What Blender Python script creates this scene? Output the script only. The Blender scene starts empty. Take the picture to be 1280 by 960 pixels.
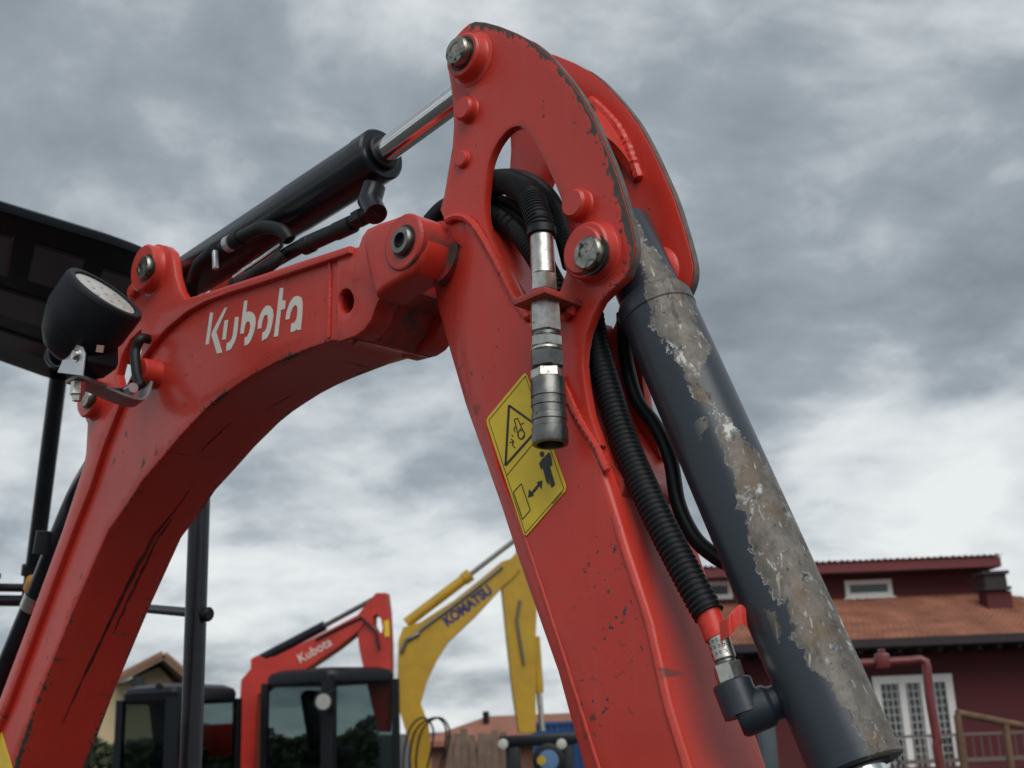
import bpy, bmesh, math, random
from mathutils import Vector, Matrix
from mathutils.geometry import delaunay_2d_cdt
random.seed(7)
R = math.radians
scene = bpy.context.scene
col = scene.collection

# ------------------------------------------------------------------ camera
FPX = 1500.0                       # focal length in photo pixels (1280 wide)
CAM = Vector((0, 0, 1.6))
CROT = Matrix.Rotation(R(90 + 16), 3, 'X') @ Matrix.Rotation(R(-2.3), 3, 'Z')
cd = bpy.data.cameras.new('camera'); cam = bpy.data.objects.new('camera', cd); col.objects.link(cam)
cd.sensor_width = 36; cd.lens = FPX / 1280 * 36; cd.clip_start = .05; cd.clip_end = 5000
cam.matrix_world = Matrix.Translation(CAM) @ CROT.to_4x4()
cd.dof.use_dof = True; cd.dof.focus_distance = 1.45; cd.dof.aperture_fstop = 9.0
scene.camera = cam

# ------------------------------------------------------------------ sky, sun, exposure
SUN_EL, SUN_AZ = 46, 18            # azimuth measured clockwise from +Y
W = bpy.data.worlds.new('World'); scene.world = W; W.use_nodes = True


class NT:
    """small helper for node trees"""
    def __init__(s, nt): s.nt = nt
    def n(s, typ, ins=None, **kw):
        nd = s.nt.nodes.new(typ)
        for k, v in kw.items(): setattr(nd, k, v)
        for k, v in (ins or {}).items():
            if isinstance(v, bpy.types.NodeSocket): s.nt.links.new(v, nd.inputs[k])
            else: nd.inputs[k].default_value = v
        return nd
    def math(s, op, a, b=0.0, c=0.0, clamp=False):
        nd = s.n('ShaderNodeMath', {0: a, 1: b, 2: c}, operation=op, use_clamp=clamp); return nd.outputs[0]
    def ramp(s, fac, stops, interp='LINEAR'):
        nd = s.n('ShaderNodeValToRGB', {0: fac}); cr = nd.color_ramp; cr.interpolation = interp
        while len(cr.elements) < len(stops): cr.elements.new(.5)
        for e, (p, c) in zip(cr.elements, stops):
            e.position = p; e.color = (c, c, c, 1) if not hasattr(c, '__len__') else (*c, 1)
        return nd.outputs[0]
    def noise(s, vec, scale, detail=4, rough=.55, dist=0.0, out=0):
        nd = s.n('ShaderNodeTexNoise', {'Vector': vec, 'Scale': scale, 'Detail': detail, 'Roughness': rough, 'Distortion': dist})
        return nd.outputs[out]
    def mix(s, fac, a, b):
        nd = s.n('ShaderNodeMix', data_type='RGBA')
        for i, v in ((0, fac), (6, a), (7, b)):
            if isinstance(v, bpy.types.NodeSocket): s.nt.links.new(v, nd.inputs[i])
            else: nd.inputs[i].default_value = v if i == 0 else (*v, 1)
        return nd.outputs[2]
    def mapping(s, vec, scale=(1, 1, 1), loc=(0, 0, 0), rot=(0, 0, 0)):
        return s.n('ShaderNodeMapping', {'Vector': vec, 'Scale': scale, 'Location': loc, 'Rotation': rot}).outputs[0]


wt = W.node_tree; wt.nodes.clear(); w = NT(wt)
sky = w.n('ShaderNodeTexSky', sky_type='NISHITA', sun_disc=False, sun_elevation=R(SUN_EL), sun_rotation=R(SUN_AZ))
tc = w.n('ShaderNodeTexCoord').outputs['Generated']
sx = w.n('ShaderNodeSeparateXYZ', {0: tc}).outputs
zz = w.math('ADD', w.math('MAXIMUM', sx[2], 0.0), 0.34)
cl = w.n('ShaderNodeCombineXYZ', {0: w.math('DIVIDE', sx[0], zz), 1: w.math('DIVIDE', sx[1], zz), 2: 0.0}).outputs[0]
cl = w.mapping(cl, loc=(2.7, 4.9, 0))
big = w.noise(cl, 1.2, 2, .5, .3)
mid = w.noise(cl, 2.5, 9, .55, .2)
fine = w.noise(w.mapping(cl, scale=(1, 1.1, 1)), 8.0, 8, .55, .3)
dens = w.math('ADD', w.math('ADD', w.math('MULTIPLY', big, .75), w.math('MULTIPLY', mid, 1.0)), w.math('MULTIPLY', fine, .36))
# low down the deck thins out to pale cloud
low = w.math('MULTIPLY', w.math('SUBTRACT', 1.0, w.math('MULTIPLY', sx[2], 3.2), 0, True), .15)
dens = w.math('ADD', w.math('MULTIPLY', w.math('SUBTRACT', w.math('SUBTRACT', dens, low), 1.055), 1.25), .72)
cloud = w.ramp(dens, [(.36, (8.5, 8.8, 8.8)), (.54, (7.0, 7.4, 7.6)), (.67, (5.0, 5.45, 5.8)), (.78, (3.4, 3.85, 4.25)), (.98, (2.3, 2.7, 3.05))])
skyc = w.mix(.95, sky.outputs[0], cloud)
bg = w.n('ShaderNodeBackground', {'Color': skyc, 'Strength': 0.0625})
wo = w.n('ShaderNodeOutputWorld', {'Surface': bg.outputs[0]})

sd = bpy.data.lights.new('sun', 'SUN'); sd.energy = 1.2; sd.angle = R(50); sd.color = (1, .965, .91)
so = bpy.data.objects.new('sun', sd); col.objects.link(so)
sdir = Vector((math.sin(R(SUN_AZ)) * math.cos(R(SUN_EL)), math.cos(R(SUN_AZ)) * math.cos(R(SUN_EL)), math.sin(R(SUN_EL))))
sdir.y = -sdir.y                    # the sun stands to the right, behind the photographer
so.rotation_euler = (sdir).to_track_quat('Z', 'Y').to_euler()
sky.sun_rotation = math.atan2(sdir.x, sdir.y)
so.location = (4, -4, 8)
scene.view_settings.view_transform = 'Standard'; scene.view_settings.look = 'None'
scene.view_settings.exposure = 0.66; scene.view_settings.gamma = 1
scene.render.engine = 'CYCLES'

# ------------------------------------------------------------------ frames: real planes found from the photograph
def ray(x, y): return CROT @ Vector(((x - 640) / FPX, -(y - 480) / FPX, -1))


class Frame:
    """local axes: x = forward in the plane, y = lateral (away), z = up; z is height above the ground"""
    def __init__(s, O, L, name=None, label=None, cat=None, group=None, foot=None):
        s.O = Vector((O[0], O[1], 0)); s.L = Vector((L[0], L[1], 0)).normalized(); s.F = Vector((s.L.y, -s.L.x, 0))
        s.foot = Vector(foot) if foot else Vector((0, 0, 0))
        s.root = None
        if name:
            e = bpy.data.objects.new(name, None); col.objects.link(e); e.empty_display_size = .2
            e.location = s.O + s.F * s.foot.x + s.L * s.foot.y
            e.rotation_euler = (0, 0, math.atan2(s.F.y, s.F.x)); tag(e, label, cat, group); s.root = e
    def loc(s, X): d = X - s.O; return Vector((d.dot(s.F), d.dot(s.L), X.z))
    def world(s, l): return s.O + s.F * l[0] + s.L * l[1] + Vector((0, 0, l[2]))
    def pw(s, x, y, wd=0.0):
        r = ray(x, y); t = (wd + (s.O - CAM).dot(s.L)) / r.dot(s.L); return s.loc(CAM + r * t)
    def pu(s, x, y, u):
        r = ray(x, y); t = (u + (s.O - CAM).dot(s.F)) / r.dot(s.F); return s.loc(CAM + r * t)
    def pz(s, x, y, z):
        r = ray(x, y); t = (z - CAM.z) / r.z; return s.loc(CAM + r * t)
    def pd(s, x, y, d): return s.loc(CAM + ray(x, y) * d)
    def depth(s, l): return -((s.world(l) - CAM) @ CROT).z if False else -(CROT.transposed() @ (s.world(l) - CAM)).z
    def r(s, l, px): return px * s.depth(l) / FPX
    def uz(s, pts, wd=0.0):
        out = []
        for p in pts:
            q = s.pw(p[0], p[1], wd); out.append((q.x, q.z))
        return out


def tag(o, label=None, cat=None, group=None, kind=None):
    if label: o['label'] = label
    if cat: o['category'] = cat
    if group: o['group'] = group
    if kind: o['kind'] = kind
    return o


# ------------------------------------------------------------------ mesh builder
def catmull(pts, n=6, closed=False):
    P = [Vector(p) for p in pts]; out = []; N = len(P)
    for i in range(N if closed else N - 1):
        if closed: a, b, c, d = P[i - 1], P[i], P[(i + 1) % N], P[(i + 2) % N]
        else: a, b, c, d = P[max(i - 1, 0)], P[i], P[i + 1], P[min(i + 2, N - 1)]
        for k in range(n):
            t = k / n
            out.append(.5 * ((2 * b) + (c - a) * t + (2 * a - 5 * b + 4 * c - d) * t * t + (3 * b - a - 3 * c + d) * t ** 3))
    if not closed: out.append(P[-1])
    return out


def resample(pts, step):
    P = [Vector(p) for p in pts]; out = [P[0]]; acc = 0
    for a, b in zip(P, P[1:]):
        L = (b - a).length
        while L > 0 and acc + L >= step:
            t = (step - acc) / L; a = a.lerp(b, t); out.append(a.copy()); L = (b - a).length; acc = 0
        acc += L
    if (out[-1] - P[-1]).length > step * .3: out.append(P[-1])
    return out


def area2(p): return sum(p[i - 1][0] * p[i][1] - p[i][0] * p[i - 1][1] for i in range(len(p))) / 2


def inset(poly, d):
    """offset a CCW polygon inwards by d"""
    n = len(poly); out = []
    for i in range(n):
        p0, p1, p2 = (Vector(poly[i - 1]), Vector(poly[i]), Vector(poly[(i + 1) % n]))
        e1 = (p1 - p0); e2 = (p2 - p1)
        if e1.length < 1e-9: e1 = e2
        if e2.length < 1e-9: e2 = e1
        n1 = Vector((-e1.y, e1.x)).normalized(); n2 = Vector((-e2.y, e2.x)).normalized()
        m = n1 + n2
        if m.length < 1e-6: m = n1
        m.normalize(); k = max(m.dot(n1), .35)
        out.append(tuple(p1 + m * (d / k)))
    return out


def inpoly(p, poly):
    x, y = p; c = False; n = len(poly)
    for i in range(n):
        x1, y1 = poly[i]; x2, y2 = poly[i - 1]
        if (y1 > y) != (y2 > y) and x < (x2 - x1) * (y - y1) / (y2 - y1) + x1: c = not c
    return c


def segdist(p, a, b):
    ax, ay = a; bx, by = b; dx, dy = bx - ax, by - ay; L = dx * dx + dy * dy
    t = 0 if L == 0 else max(0, min(1, ((p[0] - ax) * dx + (p[1] - ay) * dy) / L))
    return math.hypot(p[0] - ax - dx * t, p[1] - ay - dy * t)


class MB:
    def __init__(s): s.v = []; s.f = []; s.wear = {}; s.uv = {}; s.m = {}
    def add(s, vs, fs):
        b = len(s.v); s.v += [tuple(x) for x in vs]; s.f += [tuple(b + i for i in f) for f in fs]; return b
    def box(s, c, ex, ey, ez, ch=0.0):
        c = Vector(c); ex, ey, ez = Vector(ex), Vector(ey), Vector(ez)
        if ch <= 0:
            vs = [c + ex * a + ey * b + ez * d for a in (-1, 1) for b in (-1, 1) for d in (-1, 1)]
            s.add(vs, [(0, 1, 3, 2), (4, 6, 7, 5), (0, 4, 5, 1), (2, 3, 7, 6), (0, 2, 6, 4), (1, 5, 7, 3)])
        else:
            bm = bmesh.new(); bmesh.ops.create_cube(bm, size=2)
            lx, ly, lz = ex.length, ey.length, ez.length
            for v in bm.verts: v.co = Vector((v.co.x * lx, v.co.y * ly, v.co.z * lz))
            bmesh.ops.bevel(bm, geom=list(bm.edges), offset=ch, segments=2, affect='EDGES', profile=.5)
            ux, uy, uz = ex / lx, ey / ly, ez / lz
            bm.verts.index_update()
            s.add([c + ux * v.co.x + uy * v.co.y + uz * v.co.z for v in bm.verts], [[v.index for v in f.verts] for f in bm.faces]); bm.free()
        return s
    def abox(s, x0, x1, y0, y1, z0, z1, ch=0.0):
        return s.box(((x0 + x1) / 2, (y0 + y1) / 2, (z0 + z1) / 2), (abs(x1 - x0) / 2, 0, 0), (0, abs(y1 - y0) / 2, 0), (0, 0, abs(z1 - z0) / 2), ch)
    def tube(s, path, r, seg=12, caps=True):
        P = [Vector(p) for p in path]; n = len(P); rs = r if hasattr(r, '__len__') else [r] * n
        T = [(P[min(i + 1, n - 1)] - P[max(i - 1, 0)]).normalized() for i in range(n)]
        ref = Vector((0, 0, 1)) if abs(T[0].z) < .9 else Vector((1, 0, 0))
        nx = T[0].cross(ref).normalized(); vs = []
        for i in range(n):
            nx = (nx - T[i] * nx.dot(T[i])).normalized(); ny = T[i].cross(nx)
            vs += [P[i] + (nx * math.cos(2 * math.pi * k / seg) + ny * math.sin(2 * math.pi * k / seg)) * rs[i] for k in range(seg)]
        fs = [(i * seg + k, i * seg + (k + 1) % seg, (i + 1) * seg + (k + 1) % seg, (i + 1) * seg + k) for i in range(n - 1) for k in range(seg)]
        if caps: fs += [tuple(range(seg))[::-1], tuple((n - 1) * seg + k for k in range(seg))]
        s.add(vs, fs); return s
    def lathe(s, p0, p1, prof, seg=32, ref=None, uv=False, turn=0.0):
        """profile of (distance along p0->p1, radius); uv x = angle from ref, y = metres along"""
        p0, p1 = Vector(p0), Vector(p1); ax = (p1 - p0).normalized()
        ref = Vector(ref) if ref else (Vector((0, 0, 1)) if abs(ax.z) < .9 else Vector((1, 0, 0)))
        nx = (ref - ax * ref.dot(ax)).normalized(); ny = ax.cross(nx)
        vs = []
        for t, r in prof:
            for k in range(seg):
                a = 2 * math.pi * (k + turn) / seg
                vs.append(p0 + ax * t + (nx * math.cos(a) + ny * math.sin(a)) * max(r, 1e-5))
        n = len(prof)
        fs = [(i * seg + k, i * seg + (k + 1) % seg, (i + 1) * seg + (k + 1) % seg, (i + 1) * seg + k) for i in range(n - 1) for k in range(seg)]
        fs += [tuple(range(seg))[::-1], tuple((n - 1) * seg + k for k in range(seg))]
        f0 = len(s.f); s.add(vs, fs)
        if uv:
            for i in range(n - 1):
                for k in range(seg):
                    s.uv[f0 + i * seg + k] = [(k / seg, prof[i][0]), ((k + 1) / seg, prof[i][0]), ((k + 1) / seg, prof[i + 1][0]), (k / seg, prof[i + 1][0])]
        return s
    def plate(s, poly, w0, w1, holes=(), ch=.002, seg=1, grid=0.0, wear=None, rim=0.0):
        """solid slab: polygon of (x, z) points, from y = w0 (near) to y = w1 (far)"""
        poly = [tuple(p) for p in poly]
        if area2(poly) < 0: poly = poly[::-1]
        hs = []
        for h in holes:
            h = [tuple(p) for p in h]; hs.append(h[::-1] if area2(h) < 0 else h)
        def rings(pl, sign):
            return [(inset(pl, sign * (ch * (1 - math.sin(k / seg * math.pi / 2)))), ch * (1 - math.cos(k / seg * math.pi / 2))) for k in range(seg + 1)] if ch > 0 else [(pl, 0)]
        allr = [(rings(poly, 1), 1)] + [(rings(h, -1), -1) for h in hs]
        loops = [rg[0][0] for rg, _ in allr]
        pts, edges = [], []
        for lp in loops:
            b = len(pts); pts += [Vector(p) for p in lp]; edges += [(b + i, b + (i + 1) % len(lp)) for i in range(len(lp))]
        nb = len(pts)
        if grid:
            xs = [p.x for p in pts]; ys = [p.y for p in pts]
            x = min(xs)
            while x < max(xs):
                y = min(ys)
                while y < max(ys):
                    q = (x + random.uniform(-.15, .15) * grid, y + random.uniform(-.15, .15) * grid)
                    if inpoly(q, loops[0]) and not any(inpoly(q, l) for l in loops[1:]):
                        if min(segdist(q, l[i - 1], l[i]) for l in loops for i in range(len(l))) > grid * .45: pts.append(Vector(q))
                    y += grid
                x += grid
        v2, e2, f2, ov, oe, of = delaunay_2d_cdt(pts, edges, [], 0, 1e-7)
        tris = []
        for f in f2:
            c = (sum(v2[i].x for i in f) / len(f), sum(v2[i].y for i in f) / len(f))
            if inpoly(c, loops[0]) and not any(inpoly(c, l) for l in loops[1:]):
                f = list(f)
                if area2([v2[i] for i in f]) < 0: f = f[::-1]
                tris.append(f)
        b0 = s.add([(p.x, w0, p.y) for p in v2], tris)
        b1 = s.add([(p.x, w1, p.y) for p in v2], [f[::-1] for f in tris])
        if wear:
            for i, p in enumerate(v2): s.wear[b0 + i] = wear(p.x, p.y)
        for rg, sg in allr:
            seq = [(pl, w0 + o) for pl, o in rg] + ([(rg[-1][0], w0 + rim), (rg[-1][0], w1 - rim)] if rim else []) + [(pl, w1 - o) for pl, o in rg[::-1]]
            n = len(rg[0][0]); vs = []
            for pl, y in seq: vs += [(p[0], y, p[1]) for p in pl]
            fs = []
            for i in range(len(seq) - 1):
                for k in range(n):
                    q = (i * n + k, (i + 1) * n + k, (i + 1) * n + (k + 1) % n, i * n + (k + 1) % n)
                    fs.append(q[::-1] if sg > 0 else q)
            b = s.add(vs, fs)
            if wear:
                for j, (pl, y) in enumerate(seq):
                    for k in range(n): s.wear[b + j * n + k] = wear(pl[k][0], pl[k][1]) if (j < seg or (rim and j != seg + 1 and j != seg + 2)) else 0.0
        return s
    def build(s, name, mat, parent=None, foot=None, ang=32, kind=None, label=None):
        me = bpy.data.meshes.new(name)
        f = foot if foot is not None else Vector((0, 0, 0))
        me.from_pydata([(v[0] - f[0], v[1] - f[1], v[2] - f[2]) for v in s.v], [], s.f)
        me.validate(); 
        if s.wear:
            at = me.attributes.new('wear', 'FLOAT', 'POINT')
            for i, x in s.wear.items(): at.data[i].value = x
        if s.uv and len(me.polygons) == len(s.f):
            ul = me.uv_layers.new(name='uv')
            for fi, uvs in s.uv.items():
                for li, c in zip(me.polygons[fi].loop_indices, uvs): ul.data[li].uv = c
        bm = bmesh.new(); bm.from_mesh(me); bmesh.ops.remove_doubles(bm, verts=bm.verts, dist=1e-6)
        bmesh.ops.recalc_face_normals(bm, faces=bm.faces); bm.to_mesh(me); bm.free()
        me.shade_smooth(); me.set_sharp_from_angle(angle=R(ang))
        me.materials.append(mat)
        o = bpy.data.objects.new(name, me); col.objects.link(o)
        if parent: o.parent = parent
        if kind: o['kind'] = kind
        if label: o['label'] = label
        return o


# ------------------------------------------------------------------ materials
MATS = {}
def newmat(name):
    m = bpy.data.materials.new(name); m.use_nodes = True; m.node_tree.nodes.clear(); t = NT(m.node_tree)
    b = t.n('ShaderNodeBsdfPrincipled'); t.n('ShaderNodeOutputMaterial', {'Surface': b.outputs[0]})
    MATS[name] = m
    return m, t, b


def simple(name, c, rough=.5, metal=0.0, var=.15, nscale=20, bump=0.0, bscale=150, coat=0.0, dirt=None, dirtamt=.5):
    m, t, b = newmat(name)
    tcn = t.n('ShaderNodeTexCoord').outputs['Object']
    n1 = t.noise(tcn, nscale, 6, .6)
    lo = tuple(x * (1 - var) for x in c); hi = tuple(min(1, x * (1 + var)) for x in c)
    base = t.mix(t.ramp(n1, [(.3, 0.), (.7, 1.)]), lo, hi)
    if dirt:
        n2 = t.noise(tcn, nscale * 2.7, 8, .65)
        base = t.mix(t.ramp(n2, [(dirtamt, 0.), (dirtamt + .12, 1.)]), base, dirt)
    t.nt.links.new(base, b.inputs['Base Color'])
    b.inputs['Metallic'].default_value = metal
    rr = t.math('ADD', rough - .1, t.math('MULTIPLY', n1, .2), 0, True); t.nt.links.new(rr, b.inputs['Roughness'])
    b.inputs['Coat Weight'].default_value = coat
    if max(c) < .02: b.inputs['Specular IOR Level'].default_value = .32
    if max(c) < .008: b.inputs['Specular IOR Level'].default_value = .2
    if bump:
        bn = t.n('ShaderNodeBump', {'Height': t.noise(tcn, bscale, 4, .6), 'Strength': bump, 'Distance': .002}); t.nt.links.new(bn.outputs[0], b.inputs['Normal'])
    return m


def red_paint(name, base, edge=True, streak=0.0, chips=.69, coat=.2, grime=0.0, glev=.47):
    m, t, b = newmat(name)
    tcn = t.n('ShaderNodeTexCoord').outputs['Object']
    n1 = t.noise(tcn, 5, 6, .6)
    c = t.mix(t.ramp(n1, [(.3, 0.), (.7, 1.)]), tuple(x * .9 for x in base), tuple(min(1, x * 1.06) for x in base))
    # dust film, faint and cloudy
    n2 = t.noise(tcn, 9, 8, .7, .6)
    c = t.mix(t.math('MULTIPLY', t.ramp(n2, [(.45, 0.), (.8, 1.)]), .10), c, (.34, .16, .12))
    rs = t.noise(t.mapping(tcn, scale=(75, 75, 4)), 1.0, 5, .6, .2)
    c = t.mix(t.math('MULTIPLY', t.ramp(rs, [(.52, 0.), (.72, 1.)]), .09), c, (.30, .17, .13))
    dark = (.030, .022, .018)
    wa = t.n('ShaderNodeAttribute', attribute_name='wear').outputs['Fac']
    chip = t.ramp(t.math('ADD', t.noise(tcn, 150, 2, .5), t.math('MULTIPLY', wa, .16)), [(chips, 0.), (chips + .03, 1.)])
    clump = t.ramp(t.noise(t.mapping(tcn, loc=(4, 1, 7)), 9, 3, .5), [(.50, 0.), (.68, 1.)])
    mask = t.math('MULTIPLY', chip, t.math('MAXIMUM', clump, t.ramp(wa, [(.05, 0.), (.2, 1.)])))
    scr = t.noise(t.mapping(tcn, scale=(55, 5, 55)), 1.0, 4, .55, .4)
    scl = t.noise(t.mapping(tcn, loc=(2, 2, 2)), 11, 3, .5)
    smask = t.math('MULTIPLY', t.ramp(scr, [(.635, 0.), (.68, 1.)]), t.ramp(scl, [(.5, 0.), (.62, 1.)]))
    mask = t.math('MAXIMUM', mask, t.math('MULTIPLY', smask, streak))
    rag = t.noise(tcn, 38, 6, .65)
    if edge:
        bv = t.n('ShaderNodeBevel', {'Radius': .005}, samples=4).outputs[0]
        gn = t.n('ShaderNodeNewGeometry').outputs['Normal']
        dt = t.n('ShaderNodeVectorMath', {0: bv, 1: gn}, operation='DOT_PRODUCT').outputs['Value']
        e = t.math('MULTIPLY', t.math('SUBTRACT', 1.0, dt), 4.2)
        e = t.math('ADD', e, t.math('MULTIPLY', t.math('SUBTRACT', rag, .5), 1.5))
        mask = t.math('MAXIMUM', mask, t.ramp(e, [(.62, 0.), (.78, 1.)]))
    wa = t.n('ShaderNodeAttribute', attribute_name='wear').outputs['Fac']
    st = t.noise(t.mapping(tcn, scale=(190, 30, 40), rot=(0, R(-28), 0)), 1.0, 5, .6)
    we = t.math('ADD', wa, t.math('MULTIPLY', t.math('SUBTRACT', st, .5), .95))
    we = t.math('ADD', we, t.math('MULTIPLY', t.math('SUBTRACT', rag, .5), .8))
    mask = t.math('MAXIMUM', mask, t.math('MULTIPLY', t.ramp(we, [(.56, 0.), (.66, 1.)]), t.ramp(wa, [(.02, 0.), (.1, 1.)])))
    if grime:
        g = t.noise(t.mapping(tcn, loc=(9, 3, 1)), 14, 8, .7, .4)
        mask = t.math('MAXIMUM', mask, t.math('MULTIPLY', t.ramp(g, [(glev, 0.), (glev + .16, 1.)]), grime))
    dc = t.mix(t.noise(tcn, 70, 4, .6), (.018, .014, .012), (.10, .085, .07))
    c = t.mix(mask, c, dc)
    t.nt.links.new(c, b.inputs['Base Color'])
    rr = t.math('ADD', t.math('ADD', .30, t.math('MULTIPLY', n2, .2)), t.math('MULTIPLY', mask, .3))
    t.nt.links.new(rr, b.inputs['Roughness'])
    b.inputs['Specular IOR Level'].default_value = .42; b.inputs['Coat Weight'].default_value = coat; b.inputs['Coat Roughness'].default_value = .16
    h = t.math('ADD', t.math('MULTIPLY', t.noise(tcn, 260, 3, .5), .10), t.math('MULTIPLY', t.noise(tcn, 16, 3, .5), .9))
    h = t.math('SUBTRACT', h, t.math('MULTIPLY', mask, .25))
    bn = t.n('ShaderNodeBump', {'Height': h, 'Strength': .28, 'Distance': .0035}); t.nt.links.new(bn.outputs[0], b.inputs['Normal'])
    return m


RED = red_paint('red_paint', (.56, .034, .020), streak=.9)
REDW = red_paint('red_paint_worn', (.52, .033, .021), streak=1.0, chips=.62, grime=.8)
REDG = red_paint('red_paint_greasy', (.50, .032, .025), edge=False, chips=.62, grime=1.0, glev=.40)
REDS = red_paint('red_paint_small', (.55, .036, .022), edge=False, chips=.72)
BLACKP = simple('black_paint', (.008, .011, .016), .32, 0, .3, 18, .05, 200, .15, (.05, .05, .05), .72)
BLACKM = simple('black_matt_plastic', (.008, .010, .014), .55, 0, .3, 30, .08, 300, 0, (.06, .06, .06), .74)
RUBBER = simple('black_rubber', (.006, .008, .010), .48, 0, .3, 40, .05, 300, 0, (.028, .027, .026), .6)
STEEL = simple('worn_steel', (.56, .55, .50), .34, 1, .35, 60, .15, 220, 0, (.05, .045, .04), .60)
STEELD = simple('dark_steel', (.20, .20, .19), .38, 1, .3, 60, .12, 220, 0, (.03, .028, .025), .62)
PINM = simple('pin_steel', (.30, .29, .25), .34, 1, .5, 55, .25, 120, 0, (.02, .018, .016), .52)
CHROME = simple('chrome_rod', (.75, .75, .74), .14, 1, .05, 10)
ZINC = simple('zinc_bracket', (.55, .57, .60), .38, .8, .12, 30)
BRKM = simple('grey_bracket', (.26, .27, .28), .5, .15, .2, 40, .05, 150)
LENS2 = simple('lamp_lens_grey', (.34, .34, .32), .3, 0, .1, 20)
LEDM = simple('led_chip', (.40, .39, .35), .4, 0, .1, 20)
LENS = simple('lamp_lens', (.46, .45, .42), .25, 0, .08, 40, .1, 400)
WHITEL = simple('white_decal', (.72, .70, .64), .45, 0, .06, 60, 0, 1, 0, (.45, .3, .26), .72)
YELLOWD = simple('yellow_decal', (.74, .53, .025), .42, 0, .10, 30, 0, 1, 0, (.35, .24, .05), .70)
BLACKD = simple('black_print', (.02, .02, .02), .5, 0, .1)
REDTAPE = simple('red_tape', (.62, .035, .02), .4, 0, .15, 50, .3, 60)
TAGM = simple('orange_tag', (.5, .2, .03), .5)

# --- grey cylinder paint with the paint flaked off along one side
def peel_paint():
    m, t, b = newmat('grey_paint_flaking')
    tcn = t.n('ShaderNodeTexCoord').outputs
    ob = tcn['Object']
    uv = t.n('ShaderNodeSeparateXYZ', {0: tcn['UV']}).outputs
    v = uv[1]; uu = t.math('SUBTRACT', 1.0, uv[0])
    cen = t.ramp(t.math('MULTIPLY', v, 1.5), [(0.0, 0.16), (0.045, 0.17), (0.0855, 0.145), (0.15, 0.16), (0.24, 0.14), (0.3, 0.15), (0.375, 0.09), (0.4305, 0.14), (0.495, 0.165), (0.576, 0.205), (0.657, 0.2), (0.78, 0.21), (0.87, 0.22), (0.945, 0.22)])
    wid = t.ramp(t.math('MULTIPLY', v, 1.5), [(0.0, 0.004), (0.045, 0.01), (0.0855, 0.045), (0.15, 0.07), (0.24, 0.095), (0.3, 0.07), (0.375, 0.03), (0.4305, 0.024), (0.495, 0.05), (0.576, 0.115), (0.657, 0.12), (0.78, 0.11), (0.87, 0.1), (0.945, 0.07)])
    d = t.math('ABSOLUTE', t.math('SUBTRACT', uu, cen))
    wid = t.math('MULTIPLY', wid, 1.32); e = t.math('DIVIDE', t.math('SUBTRACT', wid, d), .045)
    e = t.math('ADD', e, t.math('MULTIPLY', t.math('SUBTRACT', t.noise(ob, 85, 6, .65), .5), 2.2))
    n = t.noise(t.mapping(ob, scale=(1.5, 1.5, 1)), 17, 9, .64, .6)
    e = t.math('ADD', e, t.math('MULTIPLY', t.math('SUBTRACT', n, .5), 4.2))
    blot = t.ramp(t.noise(t.mapping(ob, loc=(3, 3, 1)), 17, 7, .6), [(.655, 0.), (.66, 1.)])
    peel = t.ramp(e, [(.30, 0.), (.34, 1.)])
    isl = t.ramp(t.noise(t.mapping(ob, loc=(1, 6, 2), scale=(1.4, 1.4, .8)), 26, 7, .62, .4), [(.585, 0.), (.60, 1.)])
    peel = t.math('MULTIPLY', peel, t.math('SUBTRACT', 1.0, isl))
    ril = t.math('MULTIPLY', t.ramp(t.noise(t.mapping(ob, loc=(1, 6, 2), scale=(1.4, 1.4, .8)), 26, 7, .62, .4), [(.565, 0.), (.585, 1.)]), peel)
    zone = t.ramp(t.math('SUBTRACT', wid, d), [(0., 0.), (.04, 1.)])
    near = t.ramp(t.math('ADD', t.math('SUBTRACT', wid, d), .10), [(0.02, 0.), (.06, 1.)])
    peel = t.math('MAXIMUM', peel, t.math('MULTIPLY', blot, near))
    rim = t.math('SUBTRACT', t.ramp(e, [(.20, 0.), (.30, 1.)]), peel, 0, True)
    rim = t.math('MAXIMUM', t.math('MULTIPLY', rim, t.ramp(t.noise(ob, 40, 3), [(.46, 0.), (.58, 1.)])), t.math('MULTIPLY', ril, t.ramp(t.noise(ob, 60, 3), [(.5, 0.), (.6, .8)])))
    n3 = t.noise(t.mapping(ob, rot=(0, R(22), 0), scale=(70, 70, 12)), 1.0, 8, .7, .3)
    n4 = t.noise(ob, 48, 10, .78, .2)
    met = t.mix(t.ramp(n4, [(.30, 0.), (.72, 1.)]), (.055, .050, .043), (.235, .218, .195))
    met = t.mix(t.ramp(n3, [(.55, 0.), (.66, .8)]), met, (.03, .026, .022))
    met = t.mix(t.ramp(t.noise(t.mapping(ob, loc=(8, 8, 1)), 14, 6, .65), [(.52, 0.), (.66, .7)]), met, (.13, .085, .05))
    sc = t.noise(t.mapping(ob, rot=(0, R(-24), 0), scale=(160, 160, 9)), 1.0, 4, .5)
    met = t.mix(t.ramp(sc, [(.63, 0.), (.68, .8)]), met, (.42, .40, .37))
    spk = t.ramp(t.noise(ob, 170, 4, .6), [(.66, 0.), (.71, 1.)])
    met = t.mix(spk, met, (.03, .027, .025))
    flk = t.ramp(t.noise(t.mapping(ob, loc=(5, 2, 8)), 120, 5, .7), [(.63, 0.), (.67, 1.)])
    met = t.mix(t.math('MULTIPLY', flk, .6), met, (.40, .39, .36))
    n1 = t.noise(ob, 8, 5, .6)
    pnt = t.mix(n1, (.019, .028, .039), (.030, .041, .055))
    dust = t.ramp(t.noise(ob, 150, 5, .6), [(.68, 0.), (.76, .55)])
    pnt = t.mix(dust, pnt, (.14, .13, .12))
    c = t.mix(peel, pnt, met)
    c = t.mix(rim, c, (.50, .50, .47))
    t.nt.links.new(c, b.inputs['Base Color'])
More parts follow.
